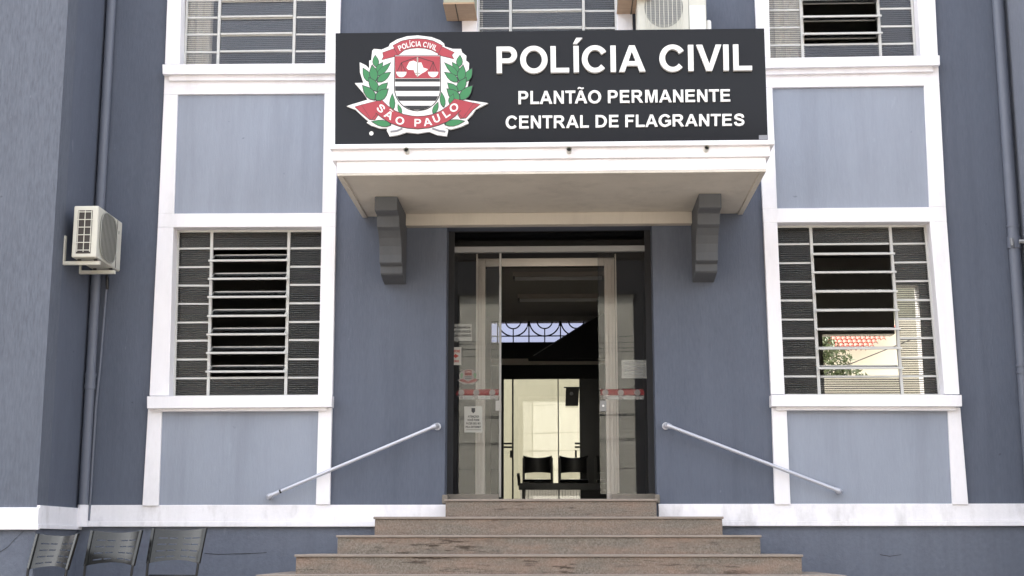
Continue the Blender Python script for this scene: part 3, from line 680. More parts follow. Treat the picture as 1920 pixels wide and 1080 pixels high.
# stair flight in the hall cutting across the transom
p = [at(1112, 598, 7.2), at(1185, 560, 7.2), at(1185, 672, 7.2), at(990, 672, 7.2)]
MB().poly([p[0], p[1], p[2], p[3]], 7.2, 7.5).build('stair_underside', 'inner_dark', BLD)
MB().tube([(*[at(1000, 667, 7.15)[0]], 7.15, at(1000, 667, 7.15)[1]), (at(1112, 597, 7.15)[0], 7.15, at(1112, 597, 7.15)[1])], 0.008, 6).build('stair_edge', 'frame_grey', BLD)

# banner on the rear door
t = thing('pennant', 'small black hanging banner with round crest on the glass at the back of the hall', 'banner', (0.28, 7.5, 1.5))
q = [at(1061, 727, 7.5), at(1086, 727, 7.5), at(1084, 761, 7.5), at(1060, 761, 7.5)]
MB().quad(q, 7.5, 7.508).build('banner_cloth', 'black', t)
a, b = at(1057, 726.5, 7.5), at(1088, 726.5, 7.5); MB().tube([(a[0], 7.5, a[1]), (b[0], 7.5, b[1])], 0.010, 8).build('banner_rod', 'blackm', t)
c = at(1071.5, 738, 7.49); MB().tube([(c[0], 7.494, c[1]), (c[0], 7.499, c[1])], 0.028, 14).build('crest', 'egrey', t)

# bench seat in the hall
t = thing('beam_seat', 'black row of joined waiting chairs seen through the open door', 'bench', (0.2, 6.6, 0))
def bench_back(x0, x1):
    m = MB(); n = 10; Y = 6.62
    cx_ = (x0+x1)/2; hw = (x1-x0)/2
    def pt(u, v): # u -1..1, v 0 bottom..1 top
        zt_ = 0.80+0.032*u*u; zb = 0.595-0.02*u*u
        if v < 0: zb, zt_ = 0.455, 0.50
        return (cx_+u*hw*(0.94+0.06*(1-v) if v >= 0 else 1), Y+0.05*(1-u*u), zb+(zt_-zb)*max(v, 0))
    vs = []; fs = []
    for i in range(n+1):
        u = -1+2*i/n
        for v in (0, 0.5, 1): vs.append(pt(u, v))
    for i in range(n):
        for j in range(2): a = i*3+j; fs.append((a, a+3, a+4, a+1))
    k = len(vs); vs2 = [(x, y+0.025, z) for x, y, z in vs]; fs2 = [tuple(k+i for i in reversed(f)) for f in fs]
    edge = []
    for i in range(n): edge += [(i*3, i*3+k, i*3+3+k, i*3+3), (i*3+2, i*3+5, i*3+5+k, i*3+2+k)]
    edge += [(0, 1, 1+k, k), (1, 2, 2+k, 1+k), (3*n, 3*n+k, 3*n+1+k, 3*n+1), (3*n+1, 3*n+1+k, 3*n+2+k, 3*n+2)]
    m.add(vs+vs2, fs+fs2+edge)
    for u in (-1, 1): x = cx_+u*hw; m.box(min(x, x-u*0.035), max(x, x-u*0.035), Y+0.0, Y+0.028, 0.44, 0.80)
    m.build('backrest', 'black', t, smooth=True)
    MB().profx([(Y-0.42, 0.47), (Y-0.40, 0.445), (Y-0.02, 0.425), (Y+0.02, 0.47), (Y+0.0, 0.485), (Y-0.02, 0.45), (Y-0.39, 0.475)], x0+0.02, x1-0.02).build('seat', 'black', t, bevel=0.004)
bench_back(-0.452, -0.015); bench_back(0.066, 0.505); bench_back(0.585, 1.02)
MB().box(-0.50, 1.1, 6.40, 6.46, 0.335, 0.43).build('beam', 'blackm', t, bevel=0.004)
for x in (-0.43, 0.98): MB().box(x-0.022, x+0.022, 6.39, 6.47, 0.0, 0.3345).build('leg', 'blackm', t); MB().box(x-0.025, x+0.025, 6.1, 6.75, 0.001, 0.03).build('foot', 'blackm', t)
MB().profx([(6.2, 0.53), (6.2, 0.56), (6.60, 0.50), (6.60, 0.44), (6.55, 0.40), (6.52, 0.47)], -0.52, -0.48).build('armrest', 'black', t)
# corrugated low screen behind the bench
t = thing('ribbed_screen', 'low pale ribbed screen standing in the yard behind the bench', 'screen', (0, 9.0, -0.2))
m = MB()
for i in range(44):
    x = -0.55+i*0.045; m.box(x, x+0.030, 9.0, 9.02, -0.2, 0.50)
m.box(-0.56, 1.45, 9.02, 9.04, -0.2, 0.50); m.build('ribs', 'acg', t)

# ------------------------------------------------------------------ yard behind the building
t = thing('yard_wall', 'cream rendered yard wall seen through the hall', 'wall', (0, 13, -1.2))
MB().box(-12, 3.2, 13.0, 13.2, -1.2, 3.3).build('wall_panel', 'cream', t)
MB().box(3.6, 20, 16.0, 16.2, -1.2, 7.5).build('house_wall', 'cream', t)
# red roofed lean-to with barrel tiles
t = thing('tiled_roof_house', 'red clay tiled roof of the neighbouring house seen through the right window', 'house', (6, 10.5, -1.2))
RYY = 10.6
A = at(1545, 655, RYY); B = at(1668, 652, RYY); Cc = at(1706, 620, RYY); Dd = at(1700, 580, RYY); E_ = at(1545, 580, RYY)
x0 = A[0]; 
for r in range(7):
    for k in range(24):
        x = x0+k*0.085-0.06*r*0; z = A[1]-0.02+r*0.075
        lim = A[1]+(x-x0-0.75)*0.62
        if z < lim-0.02 or x > 6.6: continue
        y = RYY+r*0.10
        m = MB(); pts = []
        for i in range(7):
            an = math.pi*i/6; pts.append((math.cos(an)*0.043, math.sin(an)*0.03))
        vs = [(x+a, y+0.0, z+b) for a, b in pts]+[(x+a*0.85, y+0.14, z+0.085+b) for a, b in pts]
        vs += [(v[0], v[1]+0.005, v[2]-0.012) for v in vs]
        fs = [(i, i+1, i+8, i+7) for i in range(6)]+[(i+14, i+21, i+22, i+15) for i in range(6)]+[(i, i+14, i+15, i+1) for i in range(6)]
        m.add(vs, fs).build('roof_tile', 'clay', t)
MB().quad([(x0-0.3, A[1]-0.35+0.75), (6.9, A[1]+0.75), (6.9, -1.2), (x0-0.3, -1.2)], RYY+0.9, RYY+1.1).build('house_wall', 'white_house', t)

def leaf_cloud(m, c, rad, n, size):
    for _ in range(n):
        while True:
            d = Vector([random.uniform(-1, 1) for _ in range(3)])
            if d.length <= 1: break
        p = Vector(c)+Vector((d.x*rad[0], d.y*rad[1], d.z*rad[2]))
        u = Vector([random.gauss(0, 1) for _ in range(3)]).normalized(); v = u.cross(Vector([random.gauss(0, 1) for _ in range(3)])).normalized()
        s = size*random.uniform(0.6, 1.3)
        m.add([p-u*s, p+v*s*0.35, p+u*s, p-v*s*0.35], [(0, 1, 2, 3)])
def tree(loc, h, crowns, n, size, label):
    t = thing('tree', label, 'tree', loc)
    m = MB(); m.tube([loc, (loc[0]+0.1, loc[1], loc[2]+h*0.5), (loc[0]+0.05, loc[1], loc[2]+h*0.8)], [0.11, 0.08, 0.03], 8)
    for c, r in crowns: m.tube([(loc[0]+0.1, loc[1], loc[2]+h*0.45), ((loc[0]+c[0])/2+0.05, (loc[1]+c[1])/2, (loc[2]+h*0.5+c[2])/2), c], [0.06, 0.035, 0.012], 6)
    m.build('trunk', 'trunk', t, smooth=True)
    m = MB()
    for c, r in crowns: leaf_cloud(m, c, r, n, size)
    m.build('crown', 'leaf', t)
p1 = at(1560, 680, 9.6); p2 = at(1590, 715, 9.6); p3 = at(1550, 735, 9.6)
tree((p1[0]-0.1, 9.6, -1.2), 3.6, [((p1[0]-0.15, 9.6, p1[1]), (0.5, 0.4, 0.42)), ((p2[0], 9.7, p2[1]-0.05), (0.42, 0.4, 0.3)), ((p1[0]-0.25, 9.8, p1[1]+0.3), (0.35, 0.3, 0.3))], 900, 0.05, 'small leafy tree in the yard seen through the right window')
t = thing('low_wall', 'low white wall at the bottom of the view through the right window', 'wall', (5, 9.0, -1.2))
MB().box(3.9, 7.2, 8.95, 9.1, -1.2, at(1600, 708, 8.95)[1]).build('wall_panel', 'white_house', t)
a, b = at(1610, 676, 9.3), at(1700, 640, 9.3)
m = MB().tube([(a[0]-1, 9.3, a[1]-0.4), (a[0], 9.3, a[1]), (b[0], 9.3, b[1]), (b[0]+1, 9.3, b[1]+0.4)], 0.009, 6)
tag(m.build('clothes_line', 'rubber'), 'thin dark line crossing the white yard wall behind the right window', 'line')

# ------------------------------------------------------------------ things across the street (most show in the glass; the low houses are added)
t = thing('white_house', 'sunlit white building across the street, mirrored in the door glass', 'building', (-0.35, -30, -1.9))
MB().box(-3.17, 2.44, -36, -30.0, -1.9, 7.5).build('wall', 'white_house', t)
MB().box(-3.3, 2.57, -36.1, -29.85, 7.5, 7.7).build('parapet', 'dark_tower', t)
for x0 in (-2.2, 0.6):
    f = MB().box(x0, x0+1.3, -29.995, -29.9, -0.9, 0.35).build('window', 'frame_grey', t); MB().box(x0+0.08, x0+1.22, -29.9, -29.89, -0.82, 0.27).build('pane', 'blackm', f)
for k, (x0, x1, h, d_) in enumerate(((-26, -9.5, 4.6, -29.5), (10, 26, 5.0, -29.8))):  # unseen houses added to give the chair backs something bright to mirror
    t = thing('added_low_house', ('added sunlit pale low house across the street, left of the white building, to brighten the chair backs', 'added sunlit pale low house across the street, right of the white building, to brighten the chair backs')[k], 'house', (x0, d_, -1.9))
    MB().box(x0, x1, d_-7, d_, -1.9, h).build('wall', 'white_house', t)
    MB().profx([(d_+0.4, h), (d_-3.5, h+1.7), (d_-7.4, h)], x0-0.3, x1+0.3).build('roof', 'clay', t)
    for q in range(3):
        xx = x0+2.2+q*4.6; f = MB().box(xx, xx+1.6, d_+0.002, d_+0.06, 0.0, 1.6).build('window', 'frame_grey', t)
        MB().box(xx+0.1, xx+1.5, d_+0.061, d_+0.07, 0.1, 1.5).build('pane', 'blackm', f)
for k, (x0, x1, h) in enumerate(((-75, -32, 14.5), (-31, -7, 13.2), (-6.5, 18, 15.2), (19, 44, 13.6), (45, 80, 15.5))):
    t = thing('dark_block', ('dark tower block across the street, ' + ['at the far left end of the row', 'second in the row', 'behind the white building', 'fourth in the row', 'at the far right end of the row'][k]), 'building', (x0, -42, -1.9), group='tower blocks across the street')
    MB().box(x0, x1, -55, -42, -1.9, h).build('wall', 'dark_tower', t)
    m = MB(); x = x0+1.2
    while x < x1-2:
        for z in (1.5, 5.0, 8.5):
            m.box(x, x+1.6, -41.99, -41.9, z, z+1.4)
        x += 3.2
    m.build('windows', 'black', t)
# power poles and overhead wires
pts = []
for i, x in enumerate((-17.0, 18.0)):
    t = thing('power_pole', ('concrete power pole across the street, at the left end of the wires', 'concrete power pole across the street, at the right end of the wires')[i], 'pole', (x, -25.2, -1.9), group='power poles')
    MB().tube([(x, -25.2, -1.9), (x, -25.2, 7.0)], [0.16, 0.10], 10).build('pole', 'pave', t, smooth=True)
    MB().box(x-0.06, x+0.06, -26.0, -24.4, 5.6, 5.72).build('crossarm', 'frame_grey', t)
for k, (y, z, r) in enumerate(((-25.9, 5.78, .018), (-25.5, 5.78, .018), (-24.9, 5.78, .018), (-24.5, 5.78, .02), (-25.2, 4.3, .03), (-25.1, 3.95, .022), (-25.25, 3.6, .026), (-25.1, 3.2, .018), (-25.2, 2.9, .022), (-25.15, 2.45, .016))):
    n = 24; tilt = 0.9 if k % 2 else 0.5
    P = [(-17+35*i/n, y, z-tilt*(1-(2*i/n-1)**2)*0.9+1.1*(i/n-0.5)*(1 if k % 3 else 0.3)) for i in range(n+1)]
    tag(MB().tube(P, r*0.6, 5).build('overhead_wire', 'rubber'), 'black overhead wire strung across the street, mirrored in the door glass', 'wire', 'overhead wires')

# ------------------------------------------------------------------ front steps
ST = thing('front_steps', 'worn pinkish brown stone steps widening down from the entrance', 'steps', (0.01, -0.6, -1.2))
def step(x0, x1, yf, zt_, zb, yb=0.0, mt='stone'):
    m = MB(); m.box(x0+0.012, x1-0.012, yf+0.014, yb, zb, zt_-0.022)
    s = m.build('step', mt, ST, bevel=0.006)
    MB().box(x0, x1, yf, yb, zt_-0.0215, zt_).build('tread', 'tread', s, bevel=0.005)
step(-0.982, 1.004, -0.33, -0.006, -0.19, 0.26)
hw = [(-1.602, 1.574), (-1.892, 1.868), (-2.202, 2.173), (-2.468, 2.477), (-2.765, 2.77), (-3.06, 3.07)]
for i, (a, b) in enumerate(hw):
    step(a, b, -(0.625+0.2967*i), -0.174-0.1665*i, -0.174-0.1665*(i+1)-0.01 if i < 5 else -1.2, mt='stone' if i < 1 else 'stone_pink')
# little cement dabs at the foot of the jambs
for x0, x1 in ((-1.03, -0.975), (0.995, 1.045)):
    MB().box(x0, x1, -0.02, 0.25, -0.04, 0.045).build('cement_fillet', 'pave', ST, bevel=0.01)

# ------------------------------------------------------------------ handrails
for k, (pa, pb, lab) in enumerate((((818, 798), (503, 931), 'grey sloping wall handrail rising right to the door, dark joint near its foot'), ((1250, 797), (1575, 921), 'grey sloping handrail on the wall beside the steps, falling away right of the door'))):
    a = at(*pa, -0.12); b = at(*pb, -0.12)
    A = Vector((a[0], -0.12, a[1])); B = Vector((b[0], -0.12, b[1])); d = (B-A).normalized()
    t = thing('handrail', lab, 'handrail', tuple(B), group='handrails beside the steps')
    MB().tube([A, B], 0.0175, 12).build('rail', 'rail', t, smooth=True)
    for P, r in ((A, 0.030), (B, 0.028)):
        s = 1 if P is A else -1
        MB().tube([P+d*s*0.05, P+d*s*0.012, P-d*s*0.002+Vector((0, 0.02, 0)), P+Vector((0, 0.118, 0))], [0.021, 0.026, 0.026, 0.024], 12).build('end_bracket', 'rail', t, smooth=True)
        MB().tube([P+Vector((0, 0.10, 0)), P+Vector((0, 0.1195, 0))], 0.036, 14).build('wall_flange', 'rail', t, smooth=True)
    if k == 0:
        J = B-d*0.115; MB().tube([J, J-d*0.018], 0.0185, 12).build('joint_ring', 'black', t)
        MB().tube([J, J+d*0.06], 0.0215, 12).build('sleeve', 'rail', t, smooth=True)

# ------------------------------------------------------------------ drain pipes and cables
t = thing('drain_pipe', 'blue painted drain pipe in the corner behind the wall mounted air conditioner', 'pipe', (-4.47, -0.075, -0.25), group='drain pipes')
MB().tube([(-4.478, -0.065, -0.048), (-4.478, -0.065, 9.5)], 0.047, 16).build('pipe', 'pipe', t, smooth=True)
MB().tube([(-4.478, -0.065, -0.256), (-4.478, -0.065, -0.049)], 0.050, 16).build('painted_foot', 'band', t, smooth=True)
for z in (1.20, 1.085): MB().tube([(-4.478, -0.065, z-0.02), (-4.478, -0.065, z+0.02)], 0.056, 16).build('collar', 'pipe', t, smooth=True)
MB().tube([(-4.478, -0.065, 1.10), (-4.478, -0.065, 1.19)], 0.051, 16).build('socket', 'pipe', t, smooth=True)
t = thing('cable_conduit', 'thin blue painted conduit running down beside the left drain pipe', 'conduit', (-4.37, -0.03, -0.25))
P = [(px_, py_) for px_, py_ in ((203, 500), (198.5, 550), (193, 620), (186.5, 700), (180, 760), (174.5, 850), (170, 925), (166, 976))]
MB().tube([(at(x, y, -0.03)[0], -0.03, at(x, y, -0.03)[1]) for x, y in P], 0.0135, 8).build('conduit', 'pipe', t, smooth=True)
t = thing('drain_pipe', 'blue painted drain pipe in the right corner with a valve half way up', 'pipe', (4.51, -0.075, -0.25), group='drain pipes')
MB().tube([(4.512, -0.070, -0.25), (4.512, -0.070, 9.5)], 0.054, 16).build('pipe', 'pipe', t, smooth=True)
for z, r in ((2.62, .060), (1.255, .062), (1.19, .062)): MB().tube([(4.512, -0.070, z-0.012), (4.512, -0.070, z+0.012)], r, 16).build('collar', 'pipe', t, smooth=True)
zv = at(1895, 455, -0.07)[1]
v = MB().tube([(4.512, -0.07, zv-0.06), (4.512, -0.07, zv+0.06)], 0.064, 12).build('valve_clamp', 'pipe', t, smooth=True)
MB().tube([(4.55, -0.12, zv), (4.60, -0.16, zv-0.01)], 0.022, 8).tube([(4.47, -0.13, zv+0.03), (4.47, -0.15, zv-0.05)], 0.016, 8).build('valve_stub', 'frame_grey', v, smooth=True)

# ------------------------------------------------------------------ air conditioners
t = thing('air_conditioner', 'dirty white outdoor air conditioner on wall brackets in front of the left drain pipe', 'air conditioner', (-4.541, -0.5, 2.18), group='outdoor air conditioners')
ax, bx, ya, yb_, za, zb_ = -4.435, -4.200, -0.895, -0.19, 2.205, 2.698
MB().box(ax, bx, ya, yb_, za, zb_).build('casing', 'acw', t, bevel=0.012)
e = MB().box(ax+0.043, bx-0.055, ya-0.004, ya+0.01, za+0.035, zb_-0.045).build('coil', 'acd', t)
m = MB()
for i in range(3): x = ax+0.052+i*(0.122/2); m.box(x-0.003, x+0.003, ya-0.012, ya-0.0045, za+0.05, zb_-0.05)
for i in range(6): z = za+0.065+i*0.073; m.box(ax+(0.05 if i not in (1, 4) else 0.02), bx-(0.063 if i not in (1, 4) else 0.04), ya-0.0165, ya-0.0125, z-0.0035, z+0.0035)
m.build('end_grille', 'acw', t)
# fan side, facing along the wall
m = MB(); cy_, cz_ = -0.60, 2.46; 
def sup(t_): c_, s_ = math.cos(t_), math.sin(t_); return (cy_+0.232*math.copysign(abs(c_)**0.62, c_), cz_-0.008+0.225*math.copysign(abs(s_)**0.62, s_))
ring = [(bx+0.004, *sup(2*math.pi*i/36)) for i in range(36)]
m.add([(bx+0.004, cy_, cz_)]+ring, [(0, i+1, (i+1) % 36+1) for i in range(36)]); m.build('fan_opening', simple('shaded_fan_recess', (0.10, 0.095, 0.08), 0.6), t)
m = MB()
for i in range(13):
    y = cy_-0.222+i*0.037; h = 0.225*(max(0.0, 1-(abs(y-cy_)/0.232)**3.2))**(1/3.2); m.box(bx+0.010, bx+0.014, y-0.004, y+0.004, cz_-0.008-h, cz_-0.008+h)
m.tube([(bx+0.010, *sup(2*math.pi*i/36)) for i in range(37)], 0.006, 4)
m.build('fan_grille', 'acg', t)
MB().box(bx+0.0002, bx+0.003, -0.345, -0.335, za+0.01, zb_-0.01).build('panel_seam', 'acd', t)
MB().box(bx+0.0002, bx+0.006, -0.30, -0.285, 2.56, 2.59).build('badge', 'acg', t)
for y in (-0.80, -0.36):
    b = MB().box(-4.541, -4.19, y-0.018, y+0.018, 2.150, 2.185).build('support_arm', 'acw', t, bevel=0.003)
    MB().box(-4.541, -4.525, y-0.018, y+0.018, 2.1855, 2.43 if y < -0.5 else 2.30).build('arm_plate', 'acw', b)
    for x in (ax+0.03, bx-0.05): MB().box(x, x+0.03, y-0.012, y+0.012, 2.1852, 2.2049).build('rubber_foot', 'black', b)
MB().tube([(-4.36, -0.19, 2.30), (-4.36, -0.12, 2.27), (-4.37, -0.05, 2.16), (-4.372, -0.03, 2.06)], 0.016, 8).build('pipe_tail', 'black', t, smooth=True)

t = thing('air_conditioner', 'white outdoor air conditioner with round fan grille standing above the right half of the sign', 'air conditioner', (1.2, -0.4, 4.3), group='outdoor air conditioners')
Y = -0.42; X0, X1 = at(1195, 40, Y)[0], at(1325, 40, Y)[0]; Z0, Z1 = 4.44, 5.02
MB().box(X0, X1, Y, Y+0.28, Z0, Z1).build('casing', 'acw', t, bevel=0.012)
fx = at(1245, 40, Y)[0]; fz = 4.775; fr_ = 0.19
ring = [(fx+fr_*math.cos(2*math.pi*i/28), Y-0.003, fz+fr_*1.12*math.sin(2*math.pi*i/28)) for i in range(28)]
MB().add([(fx, Y-0.003, fz)]+ring, [(0, i+1, (i+1) % 28+1) for i in range(28)]).build('fan_opening', 'acg', t)
m = MB()
for i in range(9):
    x = fx-0.17+i*0.0425*1.0; m.box(x-0.003, x+0.003, Y-0.012, Y-0.006, 4.50, 5.0)
m.build('grille_bars', 'acw', t)
m = MB()
for i in range(22):
    z = fz-0.19+i*0.018; h = math.sqrt(max(0.0, (fr_*0.97)**2-(z-fz)**2)); m.box(fx-h, fx+h, Y-0.0055, Y-0.004, z-0.0035, z+0.0035)
m.build('fan_rings', 'frame_grey', t)
pp = at(1291, 40, Y)[0]; MB().box(pp, pp+0.008, Y-0.002, Y, Z0+0.01, Z1-0.01).build('panel_seam', 'acg', t)
MB().box(pp+0.012, X1-0.01, Y-0.006, Y-0.0005, Z0+0.02, 4.79).build('side_panel', 'letter', t, bevel=0.003)
MB().box(X1, X1+0.05, Y+0.03, Y+0.2, 4.5, 4.655).build('valve_cover', 'letter', t, bevel=0.02)
for x in (X0+0.1, X1-0.12):
    b = MB().box(x, x+0.035, Y-0.02, 0.0, 4.40, 4.4395).build('support_arm', 'acw', t)

# projecting timber blocks either side of the centre upper window
for k, (xa, xb, zz) in enumerate(((835.5, 893, 4.806), (1157.5, 1218, 4.856))):
    x0 = at(xa, 30, -0.2)[0]; x1 = at(xb, 30, -0.2)[0]
    t = thing('eaves_block', ('projecting boxed block with brown underside left of the centre upper window', 'projecting boxed block with brown underside beside the upper air conditioner')[k], 'block', (x0, 0, zz), group='boxed blocks above the sign')
    MB().box(x0, x1, -0.5, -0.0505, zz, zz+0.018).build('underside_board', 'brown', t, bevel=0.003)
    MB().box(x0+0.004, x1-0.004, -0.496, -0.0505, zz+0.0185, zz+0.5).build('block_body', 'cream', t, bevel=0.003)
    xm = x0+(x1-x0)*(0.39 if k == 0 else 0.45)
    MB().box(xm-0.006, xm+0.006, -0.503, -0.0505, zz-0.003, zz-0.0004).build('joint_strip', 'trunk', t)

# ------------------------------------------------------------------ the sign
SY = -1.62
SG = thing('police_sign', 'black glossy sign board reading POLÍCIA CIVIL with red, green and white crest', 'sign', (0.03, SY, 3.05))
c4 = [at(629, 62, SY), at(1433, 53, SY), at(1440, 265, SY), at(628, 272, SY)]
MB().quad(c4, SY, SY+0.07).build('board', 'sign', SG, bevel=0.003)
def sp(x, y): return at(x, y, SY-0.02)
def line(txt, tl, tr, br, bl, off, d, sp_=1.0):
    block_line(txt, [sp(*tl), sp(*tr), sp(*br), sp(*bl)], SY-d, SY-0.001, 'letter', SG)
line('POLÍCIA CIVIL', (931, 88.5), (1409, 84), (1410, 132.5), (931.5, 138), 0.034, 0.035)
line('PLANTÃO PERMANENTE', (972, 170.5), (1369, 167), (1369.5, 190), (972, 195), 0.026, 0.018)
line('CENTRAL DE FLAGRANTES', (948, 217), (1396, 213), (1396, 235), (948, 241), 0.026, 0.018)
# maker's plate
MB().px([(1423, 253.5), (1440, 253), (1440.3, 261), (1423, 261.5)], SY-0.004, SY-0.001).build('maker_plate', 'egrey', SG)

# emblem, coordinates on a 1440 x 1080 drawing over photo region (620,40)-(940,280)
def ep(x, y, d=0.03): return at(620+x/4.5, 40+y/4.5, SY-d)
EM = MB().poly([ep(*p) for p in [(735,118),(850,132),(925,160),(958,188),(962,212),(1030,232),(1100,232),(1108,262),(1145,290),(1142,330),(1168,350),(1165,400),(1142,470),(1167,490),(1152,560),(1120,615),(1062,648),
    (1130,660),(1330,690),(1225,742),(1192,790),(1150,830),(1165,858),(1100,888),(1010,912),(952,893),(992,915),(980,967),(900,958),(830,930),(735,945),(640,935),(560,960),(497,968),(473,920),(478,902),(420,903),(340,877),(303,852),
    (320,842),(290,820),(210,745),(135,715),(180,700),(312,660),(272,600),(203,520),(275,518),(247,430),(245,345),(300,372),(325,398),(325,330),(342,328),(350,248),(365,232),(430,238),(490,212),(500,188),(560,152),(640,126)]], SY-0.03, SY-0.001).build('emblem', 'letter', SG, bevel=0.0015)
def el_(pts, name, mat, d=0.032, d1=0.030):
    return MB().poly([ep(*p) for p in pts], SY-d, SY-d1).build(name, mat, EM)
OD = [0.0305]
def outline(pts, name, mat, e=7):
    OD[0] += 0.0003
    cx_ = sum(p[0] for p in pts)/len(pts); cy_ = sum(p[1] for p in pts)/len(pts)
    out = []
    n = len(pts)
    area = sum(pts[i][0]*pts[(i+1) % n][1]-pts[(i+1) % n][0]*pts[i][1] for i in range(n)); sg = 1 if area > 0 else -1
    for i in range(n):
        a, b, c = pts[i-1], pts[i], pts[(i+1) % n]
        d1 = (b[0]-a[0], b[1]-a[1]); d2 = (c[0]-b[0], c[1]-b[1]); l1 = math.hypot(*d1) or 1; l2 = math.hypot(*d2) or 1
        nx = (d1[1]/l1+d2[1]/l2)*sg; ny = (-d1[0]/l1-d2[0]/l2)*sg; l = math.hypot(nx, ny) or 1
        out.append((b[0]+nx/l*e, b[1]+ny/l*e))
    el_(out, name+'_edge', 'eblack', OD[0], 0.0301); el_(pts, name, mat, OD[0]+0.00015, 0.0302)
# top ribbon
outline([(440,265),(533,232),(570,290),(500,305),(432,325),(448,297)], 'ribbon', 'red', 5)
outline([(940,215),(1042,262),(1020,285),(1040,318),(980,300),(905,285)], 'ribbon', 'red', 5)
outline([(527,205),(600,168),(670,153),(735,149),(800,153),(865,168),(940,205),(908,272),(850,240),(795,226),(735,222),(675,227),(620,242),(568,285)], 'ribbon', 'red', 5)
# shield
R_ = [(538,290),(922,290)]
def hwid(y): return 191.0 if y <= 560 else 191.0*math.sqrt(max(0.0, 1-((y-560)/192.0)**2))
outl = [(544, 290)]+[(922, 290)]+[(733+hwid(y), y) for y in range(490, 752, 12)]+[(733, 752)]+[(733-hwid(y), y) for y in range(750, 480, -12)]
outline(outl, 'shield', 'letter', 8)
def stripe(y0, y1, mat, nm='stripe'):
    n = 5; ys = [y0+(y1-y0)*i/n for i in range(n+1)]
    e1 = [(733+hwid(y)-2, y) for y in ys]; e0 = [(733-hwid(y)+2, y) for y in reversed(ys)]
    el_(e1+e0, nm, mat, 0.0340, 0.0331)
stripe(294, 482, 'red', 'shield_field'); stripe(486, 510, 'eblack'); stripe(548, 588, 'eblack'); stripe(632, 672, 'eblack'); stripe(712, 748, 'eblack')
el_([(640,392),(665,343),(700,333),(735,350),(765,348),(783,393),(822,405),(800,425),(772,440),(735,466),(716,450),(700,412),(655,410)], 'map_shape', 'letter', 0.0350, 0.0341)
el_([(727,310),(733,300),(739,310),(739,470),(727,470)], 'sword', 'paper', 0.0362, 0.0351)
el_([(712,436),(754,436),(754,446),(712,446)], 'sword_guard', 'paper', 0.0370, 0.0363)
def stroke(pts, wd, nm='scale_beam', mat='eblack', d=0.0358):
    for (a, b) in zip(pts, pts[1:]):
        dx, dy = b[0]-a[0], b[1]-a[1]; l = math.hypot(dx, dy); nx, ny = -dy/l*wd/2, dx/l*wd/2
        el_([(a[0]+nx, a[1]+ny), (b[0]+nx, b[1]+ny), (b[0]-nx, b[1]-ny), (a[0]-nx, a[1]-ny)], nm, mat, d, 0.0352)
stroke([(725,305),(597,350)], 5); stroke([(741,305),(870,345)], 5)
for cx_, ty in ((597, 350), (865, 345)):
    stroke([(cx_, ty), (cx_-36, 428)], 4, 'scale_cord'); stroke([(cx_, ty), (cx_+36, 428)], 4, 'scale_cord'); stroke([(cx_, ty), (cx_, 428)], 3, 'scale_cord')
    el_([(cx_-44, 428)]+[(cx_-44*math.cos(math.pi*i/10), 428+46*math.sin(math.pi*i/10)) for i in range(11)][1:], 'scale_pan', 'letter', 0.0365, 0.0352)
# laurel leaves
def leaf(base, tip, w_):
    bx_, by = base; tx, ty = tip; dx, dy = tx-bx_, ty-by; L = math.hypot(dx, dy); ux, uy = dx/L, dy/L; nx, ny = -uy, ux
    pr_ = [(0, .12), (.2, .42), (.42, .5), (.65, .4), (.85, .18)]
    A_ = [(bx_+dx*t_+nx*w_*s_, by+dy*t_+ny*w_*s_) for t_, s_ in pr_]; B_ = [(bx_+dx*t_-nx*w_*s_, by+dy*t_-ny*w_*s_) for t_, s_ in reversed(pr_)]
    pts = A_+[(tx, ty)]+B_
    c = (sum(p[0] for p in pts)/len(pts), sum(p[1] for p in pts)/len(pts))
    global LD
    LD += 0.00012
    big = [(c[0]+(p[0]-c[0])*1.16, c[1]+(p[1]-c[1])*1.16) for p in pts]
    MB().poly([ep(*p) for p in big], SY-LD-0.0000, SY-0.0301).build('leaf_edge', 'eblack', EM)
    lf = MB().poly([ep(*p) for p in pts], SY-LD-0.00006, SY-0.0302).build('leaf', 'green', EM)
LD = 0.0305
L_ = [((383,378),(376,288),50),((333,505),(275,398),58),((385,425),(440,348),44),((395,455),(503,352),46),((372,500),(350,372),66),((398,505),(503,432),56),((392,585),(325,478),66),((400,600),(478,522),60),((372,655),(272,545),72),((385,660),(483,573),74)]
for b, t_, w_ in L_: leaf(b, t_, w_); leaf((1467-b[0], b[1]), (1467-t_[0], t_[1]), w_)
for b, t_, w_ in (((520,745),(520,615),44),((594,775),(568,702),30),((952,718),(935,602),42),((868,775),(906,685),40),((1005,690),(1035,615),40),((500,872),(352,848),52),((972,868),(1125,843),52)): leaf(b, t_, w_)
# lower ribbon
outline([(205,722),(265,706),(400,790),(372,830),(330,828),(265,775)], 'ribbon', 'red', 5)
outline([(262,706),(420,664),(400,760),(345,832)], 'ribbon', 'red', 5)
outline([(1262,700),(1205,690),(1075,790),(1095,820),(1140,815),(1200,745)], 'ribbon', 'red', 5)
outline([(1205,690),(1050,655),(1065,760),(1115,818)], 'ribbon', 'red', 5)
def bez(pts, n=14):
    out = []
    for i in range(n+1):
        t_ = i/n; out.append(tuple((1-t_)**2*pts[0][k]+2*t_*(1-t_)*pts[1][k]+t_*t_*pts[2][k] for k in (0, 1)))
    return out
up_ = bez([(428,664),(735,945),(1048,655)]); lo_ = bez([(1110,745),(735,1065),(370,760)])
upz = [(428,664),(480,715),(545,760),(620,790),(690,803),(735,806),(790,803),(860,790),(925,762),(990,718),(1048,655)]
loz = [(1100,748),(1050,800),(985,845),(910,875),(830,897),(735,906),(650,900),(580,885),(500,855),(430,810),(378,770)]
cur = LD; outz = upz+loz
